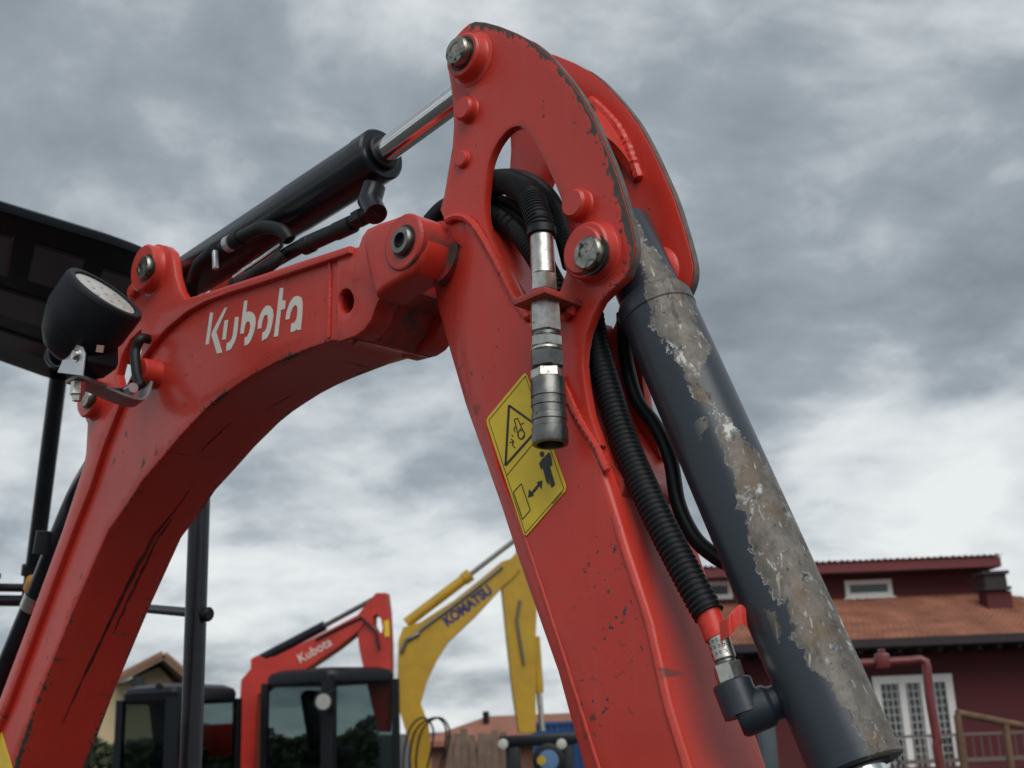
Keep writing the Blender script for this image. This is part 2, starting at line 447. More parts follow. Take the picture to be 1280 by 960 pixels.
    t.nt.links.new(t.math('MULTIPLY', peel, .35), b.inputs['Metallic'])
    t.nt.links.new(t.math('ADD', .36, t.math('MULTIPLY', peel, .22)), b.inputs['Roughness'])
    h = t.math('ADD', t.math('MULTIPLY', peel, -1.0), t.math('MULTIPLY', n4, t.math('MULTIPLY', peel, .5)))
    h = t.math('ADD', h, t.math('MULTIPLY', t.noise(ob, 22, 3), .25))
    bn = t.n('ShaderNodeBump', {'Height': h, 'Strength': .6, 'Distance': .0012}); t.nt.links.new(bn.outputs[0], b.inputs['Normal'])
    return m
PEEL = peel_paint()
GREYP = simple('grey_cylinder_paint', (.020, .029, .040), .38, 0, .25, 25, .08, 200, .1, (.12, .11, .10), .70)

# ------------------------------------------------------------------ ground
GROUNDM = simple('asphalt_yard', (.052, .051, .049), .9, 0, .35, .8, .5, 20)
g = MB(); N = 24
for i in range(N + 1):
    for j in range(N + 1):
        g.v.append(((i / N - .5) * 3000, (j / N - .3) * 3000, 0))
for i in range(N):
    for j in range(N):
        a = i * (N + 1) + j; g.f.append((a, a + N + 1, a + N + 2, a + 1))
tag(g.build('ground', GROUNDM), kind='structure')

# ================================================================== THE MACHINE IN FRONT
Lw = ray(2200, 850); O0 = CAM + ray(737, 318) * 1.35
M = Frame(O0, Lw, 'mini_excavator', 'orange red mini excavator close up, its bent arm and flaking grey cylinder filling the picture', 'excavator', None, (-1.85, .06, 0))
FT = M.foot
def mk(mb, name, mat, parent=None, **kw):
    return mb.build(name, mat, parent or M.root, FT, **kw)
AW = .12                      # arm width over the clevis plates
def P(x, y, wd=0.0): return M.pw(x, y, wd)
NEAR = Vector((0, -1, 0))


def bead(path, r, amp=.35, step=None, seg=8):
    step = step or r * .6
    pts = resample(path, step); m_ = MB()
    rs = [r * (1 + amp * .3 * math.sin(i * 1.9) + random.uniform(-.16, .16) * amp) for i in range(len(pts))]
    pts = [p + Vector((random.uniform(-1, 1), random.uniform(-1, 1), random.uniform(-1, 1))) * r * .08 for p in pts]
    rs[0] *= .4; rs[-1] *= .4
    m_.tube(pts, rs, seg); return m_
# ---- arm: box section stick -----------------------------------------------
back = [(517, 338), (516, 352), (527, 384), (551, 440), (575, 505), (598, 567), (623, 637), (643, 700), (694, 840), (724, 960), (783, 1140), (815, 1240)]
front = [(925, 1240), (905, 1140), (866, 960), (840, 877), (817, 776), (787, 686), (764, 611)]
topedge = [(744, 556), (724, 524), (708, 490), (686, 442), (662, 398), (640, 364), (624, 332), (602, 294), (588, 274), (572, 269), (556, 274), (543, 296)]
armpoly = M.uz(back + front + topedge)
spk = [P(762, 700), P(790, 770), P(745, 880), P(700, 610)]
def armwear(x, z):
    return max([0] + [.42 * max(0, 1 - ((x - q.x) ** 2 + (z - q.z) ** 2) ** .5 / r_) for q, r_ in zip(spk, (.07, .075, .05, .05))])
mb = MB(); mb.plate(armpoly, -.004, AW + .004, ch=.007, seg=4, grid=.022, wear=armwear)
# the folded side sheets bend inwards towards the hub at the boom pin
a0 = P(538, 355); a1 = P(590, 340)
fold = M.uz([(588, 262), (588, 300), (582, 400), (596, 500), (650, 660), (737, 925), (795, 1120), (830, 1240)])
for i, v in enumerate(mb.v):
    j_ = min(range(len(fold) - 1), key=lambda q: segdist((v[0], v[2]), fold[q], fold[q + 1]))
    (ax_, az_), (bx2, bz2) = fold[j_], fold[j_ + 1]
    if (bx2 - ax_) * (v[2] - az_) - (bz2 - az_) * (v[0] - ax_) < 0:      # behind the fold line
        d_ = segdist((v[0], v[2]), fold[j_], fold[j_ + 1]) * .36
        mb.v[i] = (v[0], v[1] + (d_ if v[1] < AW / 2 else -d_), v[2])
arm = mk(mb, 'arm', RED)
def seam(px, r, off=0.0):
    q = [P(x, y, -.0035) for x, y in px]
    for p in q: p.y += off
    return mk(bead(catmull(q, 5), r, .12, r * 2), 'weld_seam', RED, arm)
seam([(766, 640), (780, 690), (808, 776), (831, 877), (856, 960), (888, 1090)], .0028)
seam([(604, 520), (624, 590), (656, 672), (702, 812), (744, 945), (790, 1090)], .0024)
# raised doubler along the upper edge with weld
wp = catmull([P(x, y, -.003) for x, y in [(557, 277), (572, 271), (587, 276), (602, 296), (624, 334), (640, 366), (662, 400)]], 6)
mk(bead(wp, .0052, .2), 'weld_bead', REDS, arm)
wp = catmull([P(x, y, -.003) for x, y in [(700, 470), (709, 492), (725, 526), (745, 558), (760, 590)]], 6)
mk(bead(wp, .0042, .3), 'weld_bead', REDS, arm)
# hub round the boom pin
h0 = P(545, 315, .002); h1 = h0 + Vector((0, AW - .004, 0)); hr = M.r(h0, 40)
mk(MB().lathe(h0, h1, [(0, hr * .7), (0, hr), (AW - .004, hr), (AW - .004, hr * .7)], 40), 'pivot_hub', REDG, arm)

# ---- clevis plates at the top of the arm ------------------------------------
CL = [(549, 262), (554, 243), (559, 213), (564, 184), (566, 157), (565, 131), (562, 105), (559, 88), (558, 77), (560, 60), (568, 46), (577, 36), (585, 29), (593, 26), (605, 27), (623, 32), (643, 40), (662, 50), (679, 63), (694, 79), (710, 98), (726, 121), (742, 152), (756, 184), (769, 216), (779, 249), (787, 279), (792, 305), (790, 325), (782, 345), (764, 362), (750, 376), (740, 395), (732, 416), (728, 437), (727, 455), (730, 482), (736, 516), (744, 540), (749, 556)]
CLb = [(735, 574), (716, 550), (680, 480), (640, 400), (600, 330), (565, 300)]
clev = M.uz(CL + CLb)
HOLE = [(650, 158), (640, 159), (631, 165), (619, 181), (610, 203), (606, 230), (604, 258), (607, 283), (614, 303), (628, 330), (645, 362), (662, 392), (678, 400), (690, 388), (699, 362), (706, 341), (711, 320), (711, 292), (704, 260), (694, 233), (683, 209), (671, 184), (660, 166)]
hole = M.uz(HOLE); hole = [tuple(p) for p in catmull([Vector(h) for h in hole], 3, True)]
wearline = M.uz([(593, 24), (620, 30), (643, 39), (662, 49), (694, 78), (726, 120), (756, 183), (779, 248), (792, 303), (791, 330), (782, 346), (752, 374)])
def clevwear(x, z):
    d = min(segdist((x, z), wearline[i], wearline[i + 1]) for i in range(len(wearline) - 1))
    k = 0 if z < P(790, 310).z - .02 else 1
    sm = P(680, 135); e = ((x - sm.x) ** 2 + (z - sm.z) ** 2) ** .5
    return max(max(0, 1 - d / (.019 + .006 * math.sin(x * 60 + z * 35) + .005 * math.sin(z * 140))) * (.95 if k else .6), .62 * max(0, 1 - e / .022))
t_ = .014
mb = MB(); mb.plate(clev, .001, t_, [hole], ch=.0022, seg=2, grid=.011, wear=clevwear)
cn = mk(mb, 'clevis_plate', RED, arm)
mb = MB(); mb.plate(clev, AW - t_, AW, [hole], ch=.0022, seg=2, grid=.03)
cf = mk(mb, 'clevis_plate', RED, arm)
# bare steel on the cut outer edges of both plates
def edge_strip(w0, w1, pts, out=.0006):
    q = M.uz(pts); m_ = MB(); vs = []; n = len(q)
    q = [tuple(p) for p in catmull([Vector(p) for p in q], 3)]; n = len(q)
    for i in range(n):
        a = Vector(q[max(i - 1, 0)]); b_ = Vector(q[min(i + 1, n - 1)]); t = (b_ - a).normalized(); nn = Vector((-t.y, t.x))
        p = Vector(q[i]) + nn * out
        vs += [(p.x, w0, p.y), (p.x, w1, p.y)]
    m_.add(vs, [(2 * i, 2 * i + 1, 2 * i + 3, 2 * i + 2) for i in range(n - 1)]); return m_
EDGEM = simple('bare_steel_edge', (.13, .115, .10), .5, .4, .4, 40, .2, 150, 0, (.22, .03, .02), .56)
ep = [(643, 40), (662, 50), (679, 63), (694, 79), (710, 98), (726, 121), (742, 152), (756, 184), (769, 216), (779, 249), (787, 279), (792, 305), (790, 325), (782, 345)]
mk(edge_strip(.003, t_ - .002, ep), 'bare_edge', EDGEM, arm)
mk(edge_strip(AW - t_ + .002, AW - .002, ep), 'bare_edge', EDGEM, arm)
# plate closing the box between the clevis cheeks, seen through the oval opening
def span_plate(pts, w0, w1, th=.008, sm=6):
    q = catmull([Vector(p) for p in M.uz(pts)], sm); n = len(q); vs = []
    for i in range(n):
        a = q[max(i - 1, 0)]; b_ = q[min(i + 1, n - 1)]; t = (b_ - a).normalized(); nn = Vector((-t.y, t.x)) * th
        for (u, z), wd in (((q[i].x, q[i].y), w0), ((q[i].x, q[i].y), w1), ((q[i].x + nn.x, q[i].y + nn.y), w1), ((q[i].x + nn.x, q[i].y + nn.y), w0)):
            vs.append((u, wd, z))
    fs = []
    for i in range(n - 1):
        for k in range(4):
            fs.append((4 * i + k, 4 * i + (k + 1) % 4, 4 * i + 4 + (k + 1) % 4, 4 * i + 4 + k))
    fs += [(0, 1, 2, 3), (4 * n - 4, 4 * n - 3, 4 * n - 2, 4 * n - 1)]
    m_ = MB(); m_.add(vs, fs); return m_
mk(span_plate([(560, 276), (588, 284), (612, 322), (645, 374), (684, 432)], t_, AW - t_), 'closing_plate', RED, arm)
mk(span_plate([(684, 390), (694, 422), (694, 455), (702, 500), (722, 545), (748, 586), (762, 604), (757, 622)], t_, AW - t_), 'throat_plate', REDW, arm)
mk(bead([P(764, 612, t_ * .4), P(765, 614, AW * .35), P(766, 616, AW * .7), P(766, 616, AW)], .0055, .35), 'weld_bead', REDS, arm)
# hourglass cross plate between the cheeks
mb = MB(); nu, nw = 24, 14
A0, A1 = Vector(M.uz([(692, 92)])[0]), Vector(M.uz([(752, 206)])[0])
A0 = Vector(M.uz([(668, 92)])[0]); A1 = Vector(M.uz([(726, 190)])[0])
vs = []
for side in (0, 1):
    for i in range(nu + 1):
        for j in range(nw + 1):
            wv = j / nw; k = 4 * (wv - .5) ** 2
            half = .17 + .35 * k ** 1.2
            sg = (i / nu - .5) * 2 * half + .5
            p = A0.lerp(A1, sg); dirv = (A1 - A0).normalized(); nn = Vector((-dirv.y, dirv.x))
            p = p + nn * (.010 * math.sin(sg * math.pi) - (.009 if side else 0))
            vs.append((p.x, t_ + (AW - 2 * t_) * wv, p.y))
nn_ = (nu + 1) * (nw + 1); fs = []
for side in (0, 1):
    for i in range(nu):
        for j in range(nw):
            a = side * nn_ + i * (nw + 1) + j; fs.append((a, a + 1, a + nw + 2, a + nw + 1))
for j in range(nw):
    fs.append((j, j + 1, nn_ + j + 1, nn_ + j)); a = nu * (nw + 1) + j; fs.append((a, a + 1, nn_ + a + 1, nn_ + a))
mb.add(vs, fs); cp = mk(mb, 'cross_plate', RED, arm)
def crossw(s0, s1):
    out = []
    for k in range(17):
        sg = s0 + (s1 - s0) * k / 16; p = A0.lerp(A1, sg); d_ = (A1 - A0).normalized(); nn = Vector((-d_.y, d_.x))
        p = p + nn * (.011 * math.sin(sg * math.pi)); out.append(Vector((p.x, AW - t_ - .002, p.y)))
    return out
mk(bead(crossw(-.03, 1.03), .0072, .22, .003), 'weld_bead', REDS, arm)

# ---- pins and bosses -----------------------------------------------------------
def boss(px, py, w0, rb, rt, h, parent, mat=RED, seg=40, fil=.004):
    """round boss standing h proud of the surface y = w0, towards the camera"""
    c = P(px, py, w0); b, t = M.r(c, rb), M.r(c, rt)
    prof = [(-.004, b + fil), (0.0005, b + fil), (fil * .4, b + fil * .35), (fil, b), (h - .003, b), (h - .0015, b - .0008), (h, b - .0025), (h, b * .3)]
    return mk(MB().lathe(c, c + NEAR, prof, seg), 'boss', mat, parent), c, b
def pin(c, h0, h, r, parent, mat=PINM, socket=False, groove=True):
    prof = [(h0 - .01, r), (h0 + h - .0045, r), (h0 + h - .003, r * .99), (h0 + h, r * .88), (h0 + h, r * .55), (h0 + h - (.012 if socket else .0008), r * .54), (h0 + h - (.012 if socket else .0005), r * .1)]
    o = mk(MB().lathe(c, c + NEAR, prof, 36), 'pin', mat, parent)
    g_ = MB().lathe(c, c + NEAR, [(h0 - .004, r + .0035), (h0 + .0006, r + .0035), (h0 + .0006, r - .001)], 36)
    mk(g_, 'grease_ring', BLACKD, parent)
    return o
# bucket cylinder pin
b_, c, rb = boss(745, 318, .001, 37, 37, .020, arm, REDS); 
boss(741, 318, -.004, 31, 31, .020, arm, REDW)
pin(P(739, 318, -.020), 0, .009, M.r(c, 22), arm)
bc, cc, _ = b_, c, rb
# far cheek inner boss
c2 = P(745, 318, .001); c2.y = AW - t_ - .016
mk(MB().lathe(c2 + Vector((0, .016, 0)), c2, [(0, .036), (.004, .033), (.013, .032), (.016, .029), (.016, .01)], 40), 'boss', REDS, arm)
# arm cylinder pin at the very top
b_, c, rb = boss(591, 75, .001, 29, 29, .020, arm, REDS, fil=.007)
pin(P(577, 67, -.019), 0, .012, M.r(c, 19), arm)
# welded-over plugs and stop lugs
def plug(x, y, r, h, el=1.0):
    c = P(x, y, .001); r = M.r(c, r)
    mk(MB().lathe(c, c + NEAR, [(-.002, r * 1.08), (.0005, r * 1.08), (.002, r), (h * .8, r * .96), (h, r * .8), (h, r * .3)], 20), 'plug', REDS, arm)
plug(587, 139, 16, .014); plug(580, 200, 11, .007); plug(726, 258, 20, .016)

# ---- safety decal on the arm ---------------------------------------------------
wd_ = -.0052
def flat(pts, wd, off=(580, 380), sc=3.0, th=.0006):
    q = [P(off[0] + x / sc, off[1] + y / sc, wd) for x, y in pts]; uz = [(p.x, p.z) for p in q]
    m_ = MB(); m_.plate(uz, wd, wd + th, ch=0); return m_
def rounded(c, k=.09):
    out = []
    n = len(c)
    for i in range(n):
        p0, p, p2 = Vector(c[i - 1]), Vector(c[i]), Vector(c[(i + 1) % n])
        a, b_ = p.lerp(p0, k), p.lerp(p2, k * 1.0)
        for t in (0, .25, .5, .75, 1): out.append(tuple((1 - t) ** 2 * a + 2 * t * (1 - t) * p + t * t * b_))
    return out
dec = mk(flat(rounded([(80, 435), (231, 252), (386, 694), (228, 876)], .06), wd_, th=.0009), 'warning_decal', YELLOWD, arm)
pr = MB()
def addflat(pts, off=(580, 380), sc=3.0, wd=None, th=.0004):
    global pr
    f = flat(pts, wd_ - .0005 if wd is None else wd, off, sc, th); pr.add(f.v, f.f)
def stroke(a, b, wdt, **k):
    a, b = Vector(a), Vector(b); d = (b - a).normalized(); n = Vector((-d.y, d.x)) * wdt / 2
    addflat([tuple(a + n), tuple(b + n), tuple(b - n), tuple(a - n)], **k)
tri = [(168, 380), (282, 462), (155, 605)]
for i in range(3): stroke(tri[i - 1], tri[i], 8)
def circle(cx, cy, rx, ry, n=14): return [(cx + rx * math.cos(2 * math.pi * i / n), cy + ry * math.sin(2 * math.pi * i / n)) for i in range(n)]
# crushed hand pictogram
for a, b in (((188, 432), (205, 500)), ((200, 428), (222, 478)), ((188, 432), (200, 428)), ((205, 500), (214, 508)), ((222, 478), (228, 488)), ((214, 508), (228, 488)),
             ((206, 470), (216, 466)), ((176, 505), (186, 516)), ((186, 516), (180, 528)), ((180, 528), (192, 540)), ((170, 520), (182, 516)), ((192, 460), (186, 470)), ((186, 470), (192, 480)), ((178, 490), (184, 496)), ((214, 450), (224, 446))): stroke(a, b, 3.2)
cc_ = circle(214, 490, 13, 17)
for i in range(14): stroke(cc_[i - 1], cc_[i], 3)
# keep-clear pictogram: person, arrow, machine outline, dividing line
addflat(circle(292, 563, 8, 11))
addflat([(281, 598), (292, 582), (318, 556), (325, 566), (331, 602), (324, 610), (316, 590), (341, 678), (328, 690), (313, 645), (320, 680), (309, 668), (294, 612), (289, 622)][:14])
stroke((252, 712), (282, 676), 9)
addflat([(240, 726), (243, 694), (262, 718)]); addflat([(293, 661), (272, 668), (290, 694)])
rc = [(185, 706), (214, 673), (248, 772), (219, 808)]
for i in range(4): stroke(rc[i - 1], rc[i], 2.6)
stroke((160, 642), (268, 512), 2)
inn = [(92, 436), (230, 270), (374, 693), (229, 860)]
for i in range(4): stroke(inn[i - 1], inn[i], 1.3)
for k in range(14):
    a = Vector((332, 748)).lerp(Vector((368, 706)), k / 14); stroke(a, a + Vector((1.3, -1.6)), 4)
mk(pr, 'decal_print', BLACKD, arm)

# ---- auxiliary hoses out of the opening -----------------------------------------
def corrugated(name, path, rad, mat=RUBBER, pitch=.0058, depth=.17, parent=None, seg=20):
    pts = resample(catmull(path, 14), pitch / 4); m_ = MB()
    pat = [1.0, 1.0, 1 - depth, 1 - depth]
    m_.tube(pts, [rad * pat[i % 4] for i in range(len(pts))], seg)
    return mk(m_, name, mat, parent or arm, ang=60)
r1 = .0165
corrugated('corrugated_hose', [P(592, 250, .075), P(612, 232, .055), P(636, 228, .03), P(660, 243, .004), P(672, 272, -.016), P(677, 298, -.024)], r1)
corrugated('corrugated_hose', [P(596, 258, .06), P(618, 268, .05), P(642, 284, .034), P(662, 306, .022), P(684, 342, .02), P(697, 372, .02), P(706, 420, .03)], .0150)
corrugated('corrugated_hose', [P(600, 226, .09), P(645, 224, .085), P(680, 243, .07), P(702, 282, .06), P(716, 330, .05)], .0135)
mk(MB().tube(catmull([P(538, 278, .07), P(560, 258, .075), P(600, 252, .08), P(640, 262, .085), P(680, 300, .07)], 8), .013, 14), 'hose', RUBBER, arm)
# ---- quick coupler hanging in front of the arm
k0 = P(677, 290, -.030); k1 = P(688, 556, -.042); kl = (k1 - k0).length
def kk(y): return (y - 290) / (556 - 290) * kl
kd = M.depth(k0.lerp(k1, .5)) / FPX
def cyl(y0, y1, r0, r1, mat, name, seg=28, ch=.0012, turn=.5, prof=None):
    a, b = kk(y0), kk(y1); r0 *= kd; r1 *= kd
    pr_ = prof or [(a, r0 * .6), (a, r0 - ch), (a + ch, r0), (b - ch, r1), (b, r1 - ch), (b, r1 * .6)]
    return mk(MB().lathe(k0, k1, pr_, seg, turn=turn, ref=(0.35, -1, 0)), name, mat, arm)
cyl(288, 348, 15, 16, STEEL, 'hose_ferrule')
cyl(284, 296, 18.5, 19, RUBBER, 'hose_cuff')
cyl(346, 370, 17.5, 18, STEEL, 'hex_nut', 6, .002)
cyl(366, 378, 14.5, 14.5, STEELD, 'threaded_neck')
cyl(376, 422, 20, 20.5, STEEL, 'hex_body', 6, .002)
cyl(421, 427, 17.5, 17.5, STEELD, 'washer')
cyl(426, 441, 21, 21, STEEL, 'lock_nut', 6, .002)
cyl(440, 445, 20, 20, STEEL, 'washer')
cyl(444, 466, 22, 22, STEELD, 'hex_nut', 6, .002)
cyl(464, 480, 20.5, 21, STEEL, 'hex_nut', 6, .003, turn=0)
a = [(478, 15), (478, 20.5), (480, 21.5), (500, 21.8), (501, 20.4), (503, 20.4), (504, 22), (511, 22), (512, 20.9), (520, 20.9), (521, 22), (528, 22.1), (529, 21), (536, 21), (537, 22.3), (554, 22.4), (556, 21.4), (556, 17), (545, 16), (545, 4)]
mk(MB().lathe(k0, k1, [(kk(y), r * kd) for y, r in a], 36), 'coupler_sleeve', STEELD, arm)
# bracket plate that carries the coupler
ax = (k1 - k0).normalized(); e1 = Vector((ax.z, 0, -ax.x)).normalized(); e1 = -e1 if e1.x < 0 else e1
bc_ = k0 + ax * kk(381) + Vector((0, .006, 0)); 
e2 = Vector((0, 1, 0)); e2 = (e2 - ax * e2.dot(ax)).normalized()
mk(MB().box(bc_ + e2 * .005, e1 * .0245, e2 * .0365, ax * .0042, .0012), 'coupler_bracket', REDW, arm)
wpb = [P(702, 398, -.004), P(712, 390, -.004), P(718, 380, -.004)]
mk(bead(wpb, .006, .6), 'weld_bead', REDS, arm)

# ---- bucket cylinder (grey, flaking) ------------------------------------------------
c0 = P(775, 283, .06); c1 = P(1064, 943, .06); cl_ = (c1 - c0).length
cyls = MB()
d_col = (P(817, 380, .06) - c0).length
rbar = M.r(P(817, 380, .06), 47.5); rb2 = M.r(P(1064, 941, .06), 61)
print('cyl', cl_, rbar, rb2, d_col)
rbar = (rbar + rb2) / 2
rt = .0355
prof = [(0, .012), (0, rt - .004), (.0015, rt - .0015), (.004, rt), (d_col - .006, rt + .001), (d_col - .004, rbar - .003), (d_col, rbar - .001), (d_col + .003, rbar), (d_col + .018, rbar), (d_col + .0195, rbar - .0012), (d_col + .022, rbar - .0012)]
nseg = 40
prof += [(d_col + .022 + (cl_ - d_col - .022) * k / nseg, rbar - .0012) for k in range(1, nseg + 1)]
prof += [(cl_ + .0005, rbar), (cl_ + .012, rbar), (cl_ + .014, rbar - .002), (cl_ + .014, rbar * .72), (cl_ + .006, rbar * .70), (cl_ + .006, .02)]
bucketcyl = mk(cyls.lathe(c0, c1, prof, 64, ref=NEAR, uv=True), 'bucket_cylinder', PEEL)
cax = (c1 - c0).normalized()
mk(MB().lathe(c1, c1 + cax, [(-.01, .025), (.40, .025), (.40, .01)], 32), 'piston_rod', CHROME, bucketcyl)
mk(MB().lathe(c1 + cax * .006, c1 + cax * 1.0, [(0, .026), (.0, .031), (.010, .031), (.010, .026)], 32), 'rod_seal', RUBBER, bucketcyl)
# notches in the end ring: two dark spanner slots
for an in (.9, 2.2):
    nx = (NEAR - cax * NEAR.dot(cax)).normalized(); ny = cax.cross(nx)
    rd = nx * math.cos(an) + ny * math.sin(an); tg = cax.cross(rd)
    mk(MB().box(c1 + cax * .006 + rd * (rbar - .001), rd * .002, tg * .0035, cax * .007), 'spanner_slot', BLACKD, bucketcyl)
# pin through the cylinder eye
pc = P(739, 318, -.01)
mk(MB().lathe(pc, pc + Vector((0, 1, 0)), [(0, .017), (AW + .01, .017)], 24), 'pin', STEELD, bucketcyl)
# port elbow and its fitting
q0 = P(921, 897, .022); q1 = P(985, 872, .05); ql = (q1 - q0).length; qr = M.r(q0, 27)
elb = MB().lathe(q0, q1, [(0, qr * .5), (0, qr * .86), (.003, qr * .97), (.006, qr), (ql * .62, qr * .97), (ql * .7, qr * .8), (ql * 1.2, qr * .78)], 28)
s0 = P(914, 852, .020); s1 = P(930, 893, .022); sl = (s1 - s0).length; sr = M.r(s0, 25)
elb.lathe(s0, s1, [(0, sr * .5), (0, sr * .9), (.002, sr), (sl, sr)], 28)
mk(elb, 'port_elbow', GREYP, bucketcyl)
f0 = P(896, 792, .020); f1 = P(916, 856, .020); fl = (f1 - f0).length
def fit(a, b, r, mat, name, seg=24, turn=.5):
    r = M.r(f0, r); mk(MB().lathe(f0, f1, [(a * fl, r * .6), (a * fl, r - .001), (a * fl + .001, r), (b * fl - .001, r), (b * fl, r - .001), (b * fl, r * .6)], seg, turn=turn, ref=(.3, -1, 0)), name, mat, bucketcyl)
fit(.0, .52, 14.5, STEEL, 'hose_ferrule'); fit(.52, .60, 13, STEELD, 'collar'); fit(.60, 1.05, 18.5, STEEL, 'hex_nut', 6)
# stamped digits on the ferrule
fax = (f1 - f0).normalized()
for row in (.16, .28, .40):
    for k in range(4):
        an = -.9 + k * .45
        nx = (NEAR - fax * NEAR.dot(fax)).normalized(); ny = fax.cross(nx); rd = nx * math.cos(an) + ny * math.sin(an); tg = fax.cross(rd)
        c_ = f0 + fax * (row * fl) + rd * (M.r(f0, 14.5) + .0001)
        for dx, dz, lx, lz in ((0, -.0011, .0011, .0003), (0, .0011, .0011, .0003), (random.choice((-.001, .001)), 0, .0003, .0012)):
            mk(MB().box(c_ + tg * dx + fax * dz, rd * .0002, tg * lx, fax * lz), 'stamp_mark', BLACKD, bucketcyl)
# red tape with a loose end
r_ = M.r(f0, 16.5)
mk(MB().lathe(P(884, 764, .020), P(897, 798, .020), [(0, r_ * .6), (0, r_), ((P(897, 798, .02) - P(884, 764, .02)).length, r_ * .98), ((P(897, 798, .02) - P(884, 764, .02)).length, r_ * .6)], 24), 'red_tape', REDTAPE, bucketcyl)
tp = catmull([P(900, 790, .004), P(910, 784, .0), P(917, 775, .006), P(926, 767, .012), P(932, 772, .016)], 6)
m_ = MB(); vs = []
for i, p in enumerate(tp):
    dn = Vector((.002, 0.004 * math.sin(i * .6), -1)).normalized() * .0085
    vs += [p - dn, p + dn, p + dn + Vector((.0006, .0006, 0)), p - dn + Vector((.0006, .0006, 0))]
n = len(tp); fs = [(4 * i + k, 4 * i + (k + 1) % 4, 4 * i + 4 + (k + 1) % 4, 4 * i + 4 + k) for i in range(n - 1) for k in range(4)] + [(0, 1, 2, 3), (4 * n - 4, 4 * n - 3, 4 * n - 2, 4 * n - 1)]
m_.add(vs, fs); mk(m_, 'tape_end', REDTAPE, bucketcyl)
corrugated('corrugated_hose', [P(738, 395, .045), P(744, 432, .042), P(757, 478, .038), P(782, 556, .03), P(819, 640, .022), P(857, 715, .020), P(886, 768, .020)], .0162, pitch=.0062, depth=.14, parent=bucketcyl)
mk(MB().tube(catmull([P(779, 392, .09), P(782, 440, .085), P(787, 470, .08), P(797, 502, .078), P(820, 534, .075), P(838, 575, .07), P(848, 630, .066), P(868, 672, .062), P(895, 696, .060), P(915, 706, .06)], 8), .0085, 16), 'hose', RUBBER, bucketcyl)

# ---- arm cylinder (black, above the boom) ----------------------------------------
wm = .06
y0 = P(228, 352, wm); y1 = P(478, 192, wm); y2 = P(612, 92, wm); ya = (P(478, 191, wm) - y0).normalized(); yl = (y1 - y0).length
ry = M.r(y1, 32.5)
print('armcyl', yl, ry, (y2 - y0).length)
armcyl = mk(MB().lathe(y0, y1, [(-.015, .02), (-.015, .03), (.0, .034), (.02, ry * .9), (.03, ry), (yl * .62, ry), (yl * .62 + .001, ry + .0008), (yl - .035, ry + .0008), (yl - .034, ry + .002), (yl - .003, ry + .002), (yl, ry - .001), (yl, ry * .6), (yl - .004, ry * .58), (yl - .004, .01)], 48), 'arm_cylinder', BLACKP)
rr_ = M.r(y1, 16)
mk(MB().lathe(y1, y2, [(-.02, rr_), ((y2 - y1).length, rr_)], 32), 'piston_rod', CHROME, armcyl)
mk(MB().lathe(y1, y2, [(-.004, rr_ + .0075), (.006, rr_ + .0075), (.008, rr_ + .005), (.008, rr_)], 32), 'rod_seal', RUBBER, armcyl)
y3 = y2 + Vector((0, -.042, 0)); y4 = y2 + Vector((0, .042, 0))
mk(MB().lathe(y3, y4, [(0, .014), (0, .03), (.084, .03), (.084, .014)], 28), 'rod_eye', BLACKP, armcyl)
# ports, steel pipe and hose with clamps on the near flank
wq = .035
mk(MB().tube([P(468, 232, .05), P(462, 252, .045), P(470, 268, .04)], [.017, .018, .017], 16), 'port_elbow', BLACKP, armcyl)
mk(MB().tube(catmull([P(470, 262, .04), P(450, 274, wq), P(420, 288, wq), P(392, 300, wq), P(365, 314, wq), P(330, 334, wq), P(292, 356, .03)], 6), [.011] * 37, 14), 'hose', RUBBER, armcyl)
mk(MB().lathe(P(455, 270, wq), P(446, 275, wq), [(0, .006), (0, .0145), (.016, .0145), (.016, .006)], 6), 'hex_nut', BLACKM, armcyl)
mk(MB().lathe(P(441, 280, wq), P(372, 312, wq), [(0, .008), (0, .0135), (.04, .0135), (.042, .012), (.10, .012), (.102, .014), (.12, .014), (.12, .006)], 20), 'hose_end', RUBBER, armcyl)
mk(MB().tube(catmull([P(362, 300, .025), P(352, 288, .018), P(330, 284, .012), P(312, 291, .01), P(296, 299, .01)], 6), .0105, 14), 'hose', RUBBER, armcyl)
mk(MB().lathe(P(300, 297, .01), P(262, 322, .01), [(0, .006), (0, .013), (.018, .0135), (.02, .011), (.06, .011), (.06, .004)], 20), 'hose_end', BLACKM, armcyl)
mk(MB().lathe(P(290, 303, .008), P(283, 307, .008), [(0, .0135), (.012, .0135)], 20), 'hose_clamp', ZINC, armcyl)
mk(MB().tube(catmull([P(272, 308, .006), P(262, 318, .0), P(246, 336, .0), P(238, 372, .02)], 6), .0105, 14), 'hose', RUBBER, armcyl)
mk(MB().box(P(269, 325, -.004), (.0035, 0, .001), (0, .004, 0), (-.002, 0, .016), .001), 'hose_clamp', ZINC, armcyl)
mk(MB().tube([P(293, 346, .015), P(330, 322, .015), P(352, 306, .02)], .0045, 10), 'steel_pipe', CHROME, armcyl)
mk(MB().tube(catmull([P(352, 318, .02), P(340, 330, .01), P(322, 340, .0), P(300, 352, .01)], 6), .010, 14), 'hose', RUBBER, armcyl)

